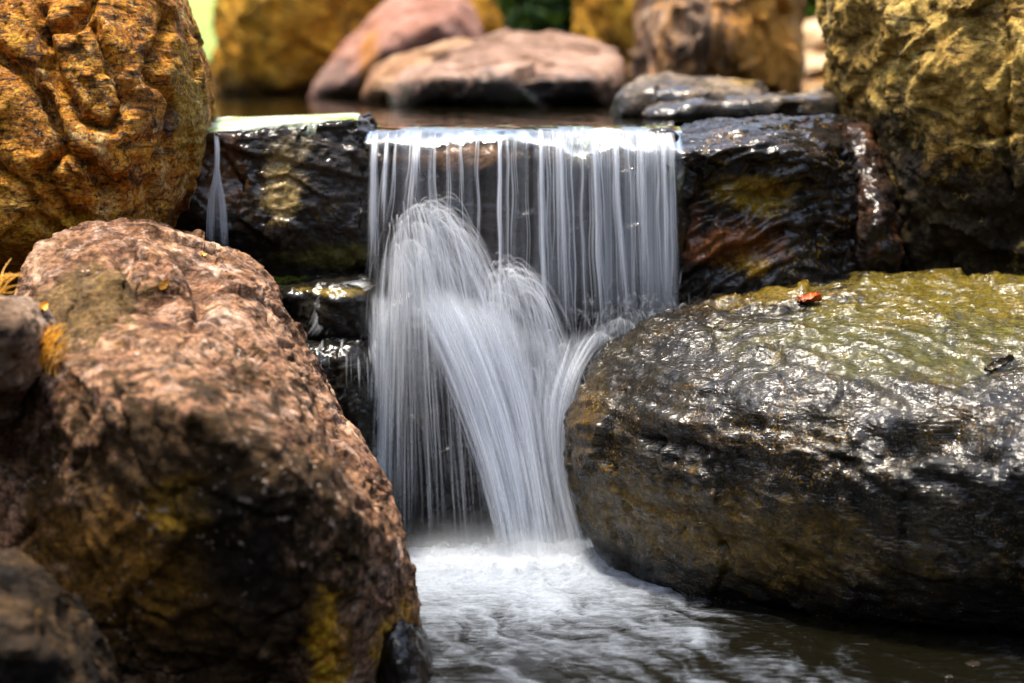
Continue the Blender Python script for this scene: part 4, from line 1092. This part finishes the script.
def bank(xc, hw, ytop, ybot, Y0):
    return flow([[(xc + s_ * hw * 0.8, ytop + 10 * abs(s_), Y0 + 0.02), (xc + s_ * hw * 0.92, (ytop * 2 + ybot) / 3 + 6 * abs(s_), Y0), (xc + s_ * hw, (ytop + 2 * ybot) / 3, Y0 - 0.02), (xc + s_ * hw * 1.1, ybot, Y0 - 0.06)] for s_ in np.linspace(-1, 1, 9)], 30)
sheet('mist', [(bank(xc, hw, yt, yb, Y0), soft(a), 0.014, 68 + k, 14) for k, (xc, hw, yt, yb, Y0, a) in enumerate([
    (455, 70, 505, 562, 3.80, .24), (520, 70, 490, 566, 3.79, .30), (570, 55, 492, 578, 3.785, .30), (500, 95, 515, 574, 3.765, .30), (560, 85, 520, 586, 3.75, .30), (440, 50, 520, 570, 3.775, .24), (535, 60, 505, 592, 3.735, .24)])], 44, M_mist, W, base)

# chute: the main stream that swings down to the right
def chute(dy, s=0):
    return flow([[(402 + s, 285, 3.90 + dy), (425 + s, 325, 3.875 + dy), (452 + s, 385, 3.85 + dy), (476, 450, 3.83 + dy), (492, 505, 3.815 + dy), (504, 562, 3.80 + dy)],
                 [(440, 280, 3.90 + dy), (462, 322, 3.87 + dy), (490, 390, 3.845 + dy), (510, 455, 3.825 + dy), (522, 510, 3.81 + dy), (530, 566, 3.79 + dy)],
                 [(490, 300, 3.90 + dy), (508, 340, 3.87 + dy), (525, 400, 3.85 + dy), (536, 460, 3.83 + dy), (545, 515, 3.81 + dy), (552, 568, 3.79 + dy)],
                 [(560, 330, 3.91 + dy), (556, 365, 3.88 + dy), (548, 410, 3.86 + dy), (552, 465, 3.84 + dy), (562, 515, 3.82 + dy), (572, 568, 3.80 + dy)],
                 [(640, 318, 3.95 + dy), (604, 342, 3.92 + dy), (578, 385, 3.89 + dy), (566, 450, 3.86 + dy), (580, 520, 3.83 + dy), (600, 574, 3.81 + dy)]], 60)
def cd_(a, b):
    return lambda U, V: (a * (0.75 + 0.45 * np.exp(-((U - 0.22) / 0.14) ** 2)) - 0.6 * a * smooth01(0.12, 0.5, V) * np.exp(-((U - 0.62) / 0.14) ** 2) + b * smooth01(0.75, 1.0, V)) * smooth01(0, 0.12, U) * smooth01(1, 0.9, U) * smooth01(0, 0.15, V)
sheet('chute', [(chute(0.0), cd_(0.45, 0.0), 0.008, 80, 30), (chute(-0.012, 4), cd_(0.34, 0.05), 0.008, 81, 30), (chute(0.014, -4), cd_(0.5, 0), 0.008, 82, 30), (chute(-0.022, 8), cd_(0.24, 0.1), 0.01, 83, 30)], 90, M_chute, W, base)
G = chute(-0.01)
u = np.clip(np.concatenate([wr.beta(1.3, 1.6, 650), wr.normal(0.1, 0.08, 300)]), 0, 1)
pa = along(G, u)
pa = pa + np.cumsum(wr.normal(size=pa.shape) * 0.0006, axis=1) + wr.normal(size=(len(u), 1, 3)) * np.array([0.006, 0.014, 0.004])
a = wr.uniform(0.0, 0.7, len(u)); b = np.minimum(a + wr.uniform(0.15, 0.6, len(u)), 1.0)
pa = cut(pa, a, b)[:, ::2]
strands('chute_threads', pa, taper(len(u), pa.shape[1], 0.0022, wr, 0.8), M_spray, W, base)

cu = np.clip(np.concatenate([wr.normal(0.10, 0.035, 120), wr.normal(0.25, 0.04, 150), wr.normal(0.84, 0.06, 45), wr.normal(0.45, 0.05, 60)]), 0, 1)
pa = along(chute(-0.024), cu) + wr.normal(size=(len(cu), 1, 3)) * np.array([0.003, 0.006, 0.003])
a = wr.uniform(0.0, 0.5, len(cu)); b = np.minimum(a + wr.uniform(0.3, 0.6, len(cu)), 1.0)
pa = cut(pa, a, b)[:, ::2]
strands('core_threads', pa, taper(len(cu), pa.shape[1], 0.0018, wr, 0.8), M_fine, W, base)

# veil: thin falling threads over the dark stone on the left
def veil(dy):
    xs_ = [(368, 366), (384, 378), (402, 402), (428, 440), (455, 478), (478, 505)]
    return flow([[(xa, 285 + 6 * k, 3.885 + dy), (xa * 0.8 + xb * 0.2, 340, 3.86 + dy), ((xa + xb) / 2, 430, 3.845 + dy), (xb, 548, 3.83 + dy)] for k, (xa, xb) in enumerate(xs_)], 50)
dv = lambda a: lambda U, V: a * (0.05 + 0.95 * np.exp(-((U - 0.16) / 0.14) ** 2) + 0.35 * smooth01(0.5, 0.0, V)) * smooth01(0, 0.08, U) * smooth01(1, 0.85, U) * smooth01(0, 0.1, V) * smooth01(1.0, 0.9, V)
sheet('veil', [(veil(0), dv(0.50), 0.006, 90, 40), (veil(-0.012), dv(0.25), 0.006, 91, 40)], 70, M_fall, W, base)
u = np.clip(np.concatenate([wr.normal(0.16, 0.08, 260), wr.uniform(0.0, 1.0, 110)]), 0, 1)
pa = along(veil(-0.006), u) + wr.normal(size=(len(u), 1, 3)) * np.array([0.003, 0.012, 0.0])
a = wr.uniform(0.0, 0.75, len(u)); b = np.minimum(a + wr.uniform(0.12, 0.6, len(u)), 1.0)
pa = cut(pa, a, b)[:, ::2]
strands('veil_threads', pa, taper(len(u), pa.shape[1], 0.0013, wr, 0.7), M_spray, W, base)

# runnels over the low ledges at the left
ru = []
for _ in range(150):
    q = wr.normal() * 6; w_ = wr.normal()
    ru.append(cat_rom(PA([(372 + q * .3, 282 + q * .2 + w_, 3.93), (352 + q * .6, 288 + q * .3 + w_, 3.885), (334 + q, 302 + q * .4, 3.862), (322 + q, 325 + q * .2, 3.85), (312 + q * 1.5, 340 + w_ * 2, 3.84)]), 18))
for _ in range(26):
    q = wr.uniform(-1, 1); w_ = wr.normal()
    ru.append(cat_rom(PA([(340 + q * 35, 338 + w_ * 2, 3.845), (338 + q * 38, 350 + w_, 3.80), (338 + q * 40, 368, 3.778), (338 + q * 42, 400 + 40 * abs(q), 3.77)]), 18))
ru = np.array(ru)
aa = wr.uniform(0, 0.5, len(ru)); ru = cut(ru, aa, aa + wr.uniform(0.25, 0.5, len(ru)))
strands('runnel_threads', ru, taper(len(ru), 18, 0.0020, wr, 0.7), M_spray, W, base)

# --- trickle off the flat block, and the film on its top
tb = P(219, 240, 3.93)
T = empty('trickle', tb, 'thin white trickle running off the flat top of the square black block', 'trickle')
ps = []
for _ in range(90):
    q = wr.normal() * 1.0
    s_ = wr.normal()
    ps.append(cat_rom(PA([(216 + q, 132, 3.985), (217 + q, 150, 3.962), (217 + q + s_ * 0.8, 172, 3.945), (217 + q * 1.4 + s_ * 2.2 + 4 * np.sign(s_), 205, 3.938), (218 + q * 1.4 + s_ * 3 + 5 * np.sign(s_), 252, 3.93)]), 20))
strands('threads', np.array(ps), taper(90, 20, 0.0007, wr, 0.4), M_thread, T, tb)
G = flow([[(216 + s_ * 3, 132, 3.985), (217 + s_ * 3, 150, 3.958), (217 + s_ * 4, 172, 3.942), (217 + s_ * 9, 205, 3.936), (219 + s_ * 13, 258, 3.928)] for s_ in (-1, -.5, 0, .5, 1)], 30)
sheet('veil', [(G, lambda U, V: 0.55 * np.sin(np.pi * U) ** 1.5 * smooth01(1, 0.6, V), 0.002, 95, 80)], 24, M_fall, T, tb)

bl = [o for o in S.objects if o.name.startswith('block')][0]
bpy.context.view_layer.update()
fl = np.stack([(cat_rom(PA([(168, 136, 4.01), (213, 134, 3.995), (300, 126.5, 4.0), (358, 118.5, 4.02)]), 90) * (1 - q_) + cat_rom(PA([(168, 117, 4.33), (213, 117, 4.33), (300, 114.5, 4.33), (360, 113.5, 4.32)]), 90) * q_) for q_ in np.linspace(0, 1, 24)], 1)
inv = bl.matrix_world.inverted()
for a in range(90):
    for b in range(24):
        q = fl[a, b]
        ok, lo_, _, _ = bl.ray_cast(inv @ Vector((q[0], q[1], 0.3)), Vector((0, 0, -1)))
        fl[a, b, 2] = (bl.matrix_world @ lo_).z + 0.003 if ok and abs((bl.matrix_world @ lo_).z - q[2]) < 0.03 else q[2]
me = mesh_np('film', fl.reshape(-1, 3) - tb, grid_faces(90, 24))
q = fl.reshape(-1, 3)
fattr(me, 'dens', 1.0 + 0.4 * fbm(q * np.array([9, 22, 1]), 3, 71))  # bright reflection on the film painted in as white
ed_ = np.ones((90, 24)); ed_ *= smooth01(0, 3, np.arange(24))[None, :] * smooth01(23, 20, np.arange(24))[None, :]
fattr(me, 'thin', 1.9 * (1 - smooth01(0.0, 0.5, ed_.ravel() + 0.3 * fbm(q * 40, 3, 72))))
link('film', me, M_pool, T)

# --- lower stream with its foam
xs = np.concatenate([np.linspace(-3.5, -0.62, 20)[:-1], np.linspace(-0.62, 1.15, 440), np.linspace(1.15, 3.5, 20)[1:]])
ys = np.concatenate([np.linspace(-6, 2.75, 50)[:-1], np.linspace(2.75, 4.06, 330)])
X, Y = np.meshgrid(xs, ys, indexing='ij'); X = X.ravel(); Y = Y.ravel()
imp = P(530, 562, 3.80)
dx, dy = X - imp[0], Y - imp[1]
r = np.sqrt((dx * 0.85) ** 2 + dy ** 2)
# stream runs towards the viewer and to the right: coordinates along and across that drift
ang = math.atan2(-0.80, 0.45)
s1 = dx * math.cos(ang) + dy * math.sin(ang); s2 = -dx * math.sin(ang) + dy * math.cos(ang)
q = np.stack([X, Y, X * 0], 1)
wv = fbm(q * 5.0, 3, 41); wv2 = fbm(q * 5.0 + 7, 3, 43)
fq = np.stack([(s1 + 0.08 * wv) * 6, (s2 + 0.08 * wv2) * 22, X * 0], 1)
nA = fbm(fq, 5, 47, 0.6); nB = fbm(q * 34 + 0.5 * np.stack([wv, wv2, wv], 1) * 4, 4, 49)
spread = np.exp(-(r / 0.30) ** 2)
left = smooth01(0.34, -0.1, dx - 0.58 * np.clip(-dy, 0, 1)) * smooth01(1.5, 0.75, -dy)
right = smooth01(0.75, 0.15, r)
foam = 0.95 * spread + 0.62 * left + 0.40 * right + 0.46 * nA + 0.06 * nB - 0.42
foam = foam * smooth01(0.8, 0.45, dx)
far = smooth01(0.02, -0.02, dy - 0.06)
back = np.exp(-((dy - 0.06) / 0.06) ** 2) * smooth01(0.1, -0.1, dx)
foam = foam + 0.15 * back
hgt = 0.030 * np.exp(-(r / 0.14) ** 2) * (0.6 + nB * 0.6) + 0.010 * nA * np.exp(-r / 0.45) + 0.004 * nB * np.exp(-r / 0.4) + 0.003 * wv + 0.0035 * fbm(np.stack([s1 * 8, s2 * 26, X * 0], 1), 3, 53) * smooth01(1.2, 0.2, r)
z = POOL_Z + hgt
me = mesh_np('stream_water', np.stack([X, Y, z], 1), grid_faces(len(xs), len(ys)))
fattr(me, 'foam', foam)
t = NT('stream_water')
pos = t.n('NewGeometry').outputs['Position']
p = t.n('BsdfPrincipled'); t.put(p.inputs['Base Color'], (0.004, 0.0035, 0.0018)); p.inputs['Roughness'].default_value = 0.06; p.inputs['IOR'].default_value = 1.33
t.put(p.inputs['Normal'], t.bump(t.noise(t.mapping(pos, rot=(0, 0, 1.06), sc=(14, 42, 20)), 1.0, 4, 0.5, 0.8), 0.30, 0.010))
fo = t.math('ADD', t.attr('foam'), t.math('ADD', t.math('MULTIPLY', t.math('SUBTRACT', t.noise(t.mapping(pos, rot=(0, 0, 1.06), sc=(26, 90, 40)), 1.0, 6, 0.68, 0.5), 0.5), 1.3), t.math('MULTIPLY', t.math('SUBTRACT', t.noise(pos, 170, 3, 0.65, 0.3), 0.5), 0.35)))
fm = t.step(fo, -0.05, 1.45)
df = t.n('BsdfDiffuse'); t.put(df.inputs['Color'], (0.31, 0.35, 0.41))
t.put(df.inputs['Normal'], t.bump(t.noise(pos, 60, 5, 0.65, 1.0), 0.6, 0.012))
ms = t.n('MixShader'); t.put(ms.inputs[0], t.math('MULTIPLY', fm, 0.8))
t.l(p.outputs[0], ms.inputs[1]); t.l(df.outputs[0], ms.inputs[2]); t.l(ms.outputs[0], t.out.inputs[0])
tag(link('stream_water', me, t.m), kind='structure')

# ------------------------------------------------------------------ small things: leaves, needles, pebbles
bpy.context.view_layer.update()
def hit(px, py, only=None):
    """first rock surface seen at a pixel: world point and normal"""
    o0 = Vector(CAM); d = Vector(P(px, py, 1.0) - CAM).normalized()
    best = None
    for o in S.objects:
        if o.type != 'MESH' or o.get('category') not in ('rock', 'pebble') or (only and o['label'] != only): continue
        mi = o.matrix_world.inverted()
        ok, loc, nor, _ = o.ray_cast(mi @ o0, (mi.to_3x3() @ d))
        if ok:
            wl = o.matrix_world @ loc
            k = (wl - o0).length
            if best is None or k < best[0]: best = (k, wl, nor)
    return best[1], best[2]

def plain(name, c, rough=0.5, c2=None, sc=60):
    t = NT(name); p = t.n('BsdfPrincipled'); pos = t.n('NewGeometry').outputs['Position']
    t.put(p.inputs['Base Color'], t.ramp(t.noise(pos, sc, 5, 0.6), [(0.35, c), (0.65, c2 or c)])); p.inputs['Roughness'].default_value = rough
    t.l(p.outputs[0], t.out.inputs[0]); return t.m

def leaf(px, py, length, width, curl, yaw, mat, label, lift=0.004, stem=True, droop=0.0):
    loc, nor = hit(px, py)
    n_, m_ = 15, 7
    vs = []
    for i in range(n_):
        s_ = i / (n_ - 1)
        wd = width * (math.sin(math.pi * min(1, s_ ** 0.8)) ** 0.8 + 0.02) * (1 + 0.12 * math.sin(i * 2.3))
        for j in range(m_):
            c_ = (j / (m_ - 1) - 0.5) * 2
            vs.append((length * (s_ - 0.5), c_ * wd / 2, curl * c_ * c_ * width * (0.5 + 0.4 * s_) + curl * 0.5 * length * (s_ - 0.5) ** 2 + 0.0015 * math.sin(i * 1.7 + j)))
    vs = np.array(vs); top = vs.copy(); bot = vs.copy(); bot[:, 2] -= 0.0007
    f = grid_faces(n_, m_); fb = grid_faces(n_, m_, len(vs))[:, ::-1]
    e = []
    ring_ = [i * m_ for i in range(n_)] + [(n_ - 1) * m_ + j for j in range(1, m_)] + [i * m_ + m_ - 1 for i in range(n_ - 2, -1, -1)] + [j for j in range(m_ - 2, 0, -1)]
    for a, b in zip(ring_, ring_[1:] + ring_[:1]): e.append((a, b, b + len(vs), a + len(vs)))
    o = link('leaf', mesh_np('leaf', np.concatenate([top, bot]), np.concatenate([f, fb, np.array(e)])), mat)
    o.rotation_mode = 'QUATERNION'
    o.rotation_quaternion = nor.to_track_quat('Z', 'Y') @ Euler((0, 0, yaw)).to_quaternion()
    o.location = loc + nor * lift
    tag(o, label, 'leaf')
    if stem:
        k = 8; pts = [(-length * (0.5 + 0.6 * i / k), 0.004 * math.sin(i * 0.6), curl * 0.12 * length - 0.0006 * i) for i in range(k)]
        v_, f_ = [], []
        for i, q in enumerate(pts):
            for a in range(5): v_.append((q[0], q[1] + 0.0011 * math.cos(a * TAU / 5), q[2] + 0.0011 * math.sin(a * TAU / 5)))
        for i in range(k - 1):
            for a in range(5): f_.append((i * 5 + a, i * 5 + (a + 1) % 5, (i + 1) * 5 + (a + 1) % 5, (i + 1) * 5 + a))
        link('stalk', mesh_np('stalk', v_, f_), mat, o)
    return o

M_red = plain('red_leaf', (0.42, 0.07, 0.015), 0.35, (0.62, 0.16, 0.03))
M_dry = plain('dry_leaf', (0.02, 0.014, 0.009), 0.35, (0.06, 0.04, 0.02))
M_gold = plain('gold_leaf', (0.75, 0.34, 0.02), 0.5, (0.85, 0.45, 0.05))
leaf(811, 303, 0.052, 0.036, 0.45, 0.25, M_red, 'small rust red fallen leaf lying on the shining top of the huge wet boulder', 0.003)
leaf(1001, 368, 0.055, 0.020, 0.55, 0.75, M_dry, 'long dark rolled dry leaf stuck to the huge wet boulder near the right edge', 0.004, False)
leaf(164, 284, 0.022, 0.012, 0.25, 0.8, M_gold, 'tiny golden leaf lying on the top of the big pinkish brown boulder', 0.003, False)
leaf(203, 256, 0.012, 0.009, 0.2, 0.2, M_gold, 'yellow leaf scrap near the back edge of the big pinkish brown boulder', 0.003, False)
leaf(42, 308, 0.024, 0.013, 0.3, 0.4, M_gold, 'golden leaf on the big pinkish brown boulder just above the small layered stone', 0.003, False)

# pine needles caught in the crevice at the left edge: one loose tuft
def needles(px, py, Y, n, ln, spread, label, seed, lean):
    r_ = np.random.default_rng(seed)
    c0 = P(px, py, Y)
    v_, f_ = [], []
    for _ in range(n):
        a = r_.normal(size=3) * np.array([0.35, 0.35, 0.25]) + np.array(lean); a /= np.linalg.norm(a)
        s_ = r_.normal(size=3) * spread
        L_ = ln * r_.uniform(0.5, 1.1)
        b = np.cross(a, [0.3, 1, 0.2]); b /= np.linalg.norm(b); c_ = np.cross(a, b)
        o_ = len(v_)
        for i in range(6):
            t_ = i / 5
            q = s_ + a * L_ * (t_ - 0.5) + b * 0.006 * math.sin(t_ * 3)
            rad = 0.0011 * (1 - 0.7 * abs(t_ - 0.4))
            for k in range(4): v_.append(q + rad * (b * math.cos(k * TAU / 4) + c_ * math.sin(k * TAU / 4)))
        for i in range(5):
            for k in range(4): f_.append((o_ + i * 4 + k, o_ + i * 4 + (k + 1) % 4, o_ + (i + 1) * 4 + (k + 1) % 4, o_ + (i + 1) * 4 + k))
    o = link('pine_needles', mesh_np('pine_needles', np.array(v_), f_), M_gold, None, c0)
    return tag(o, label, 'pine needles')
needles(50, 352, 2.99, 46, 0.06, 0.012, 'tuft of golden pine needles caught between the small layered stone and the big pinkish boulder', 3, (0.35, 0, 0.9))
needles(3, 285, 3.10, 18, 0.05, 0.010, 'few orange pine needles lying above the small layered stone at the left edge', 4, (0.7, 0, 0.5))

# a wet cobble that splits the water on the lip
for (px, py, Y, rx, rz, lab, sd_) in [(664, 137, 4.03, 20, 10, 'flat dark cobble on the lip at the right end of the falling water', 6)]:
    c0 = P(px, py, Y); r_ = np.random.default_rng(sd_)
    k = Y / FPX
    pts = [c0 + np.array([rx * k * math.cos(a) * math.cos(b), 0.03 * math.sin(a) * math.cos(b), rz * k * math.sin(b)]) * r_.uniform(0.8, 1.15) for a in np.linspace(0, TAU, 9)[:-1] for b in (-1.2, -0.4, 0.4, 1.2)]
    rock('cobble', lab, [np.array(pts)], M_brown, 0.007, 3, 2, D(('fbm', 0.004, 0.03), seed=200 + sd_))
# pebbles breaking the surface at the lower right
M_peb = rock_mat('wet_pebble', [(0.02, 0.013, 0.007), (0.05, 0.036, 0.02), (0.10, 0.075, 0.045), (0.2, 0.16, 0.1)], 20, speck=0.4, wet=0.8, fine=(120, 0.003))
for k, (px, py, w_, h_, lab) in enumerate([(973, 664, 13, 2.2, 'pale flat pebble in the dark shallow water at the lower right'),
                                          (948, 677, 8, 2, 'tiny pebble at the bottom edge below the pale flat pebble')]):
    d = P(px, py, 1.0) - CAM; s_ = (POOL_Z - CAM[2]) / d[2]; c0 = CAM + d * s_; kk = c0[1] / FPX
    r_ = np.random.default_rng(60 + k)
    pts = [c0 + np.array([w_ * kk * math.cos(a) * math.cos(b), w_ * kk * 0.8 * math.sin(a) * math.cos(b), h_ * kk * 1.3 * math.sin(b)]) * r_.uniform(0.8, 1.15) for a in np.linspace(0, TAU, 9)[:-1] for b in (-1.2, -0.4, 0.4, 1.2)]
    rock('pebble', lab, [np.array(pts)], M_peb, 0.004, 3, 2, D(('fbm', 0.002, 0.02), seed=300 + k), cat='pebble')
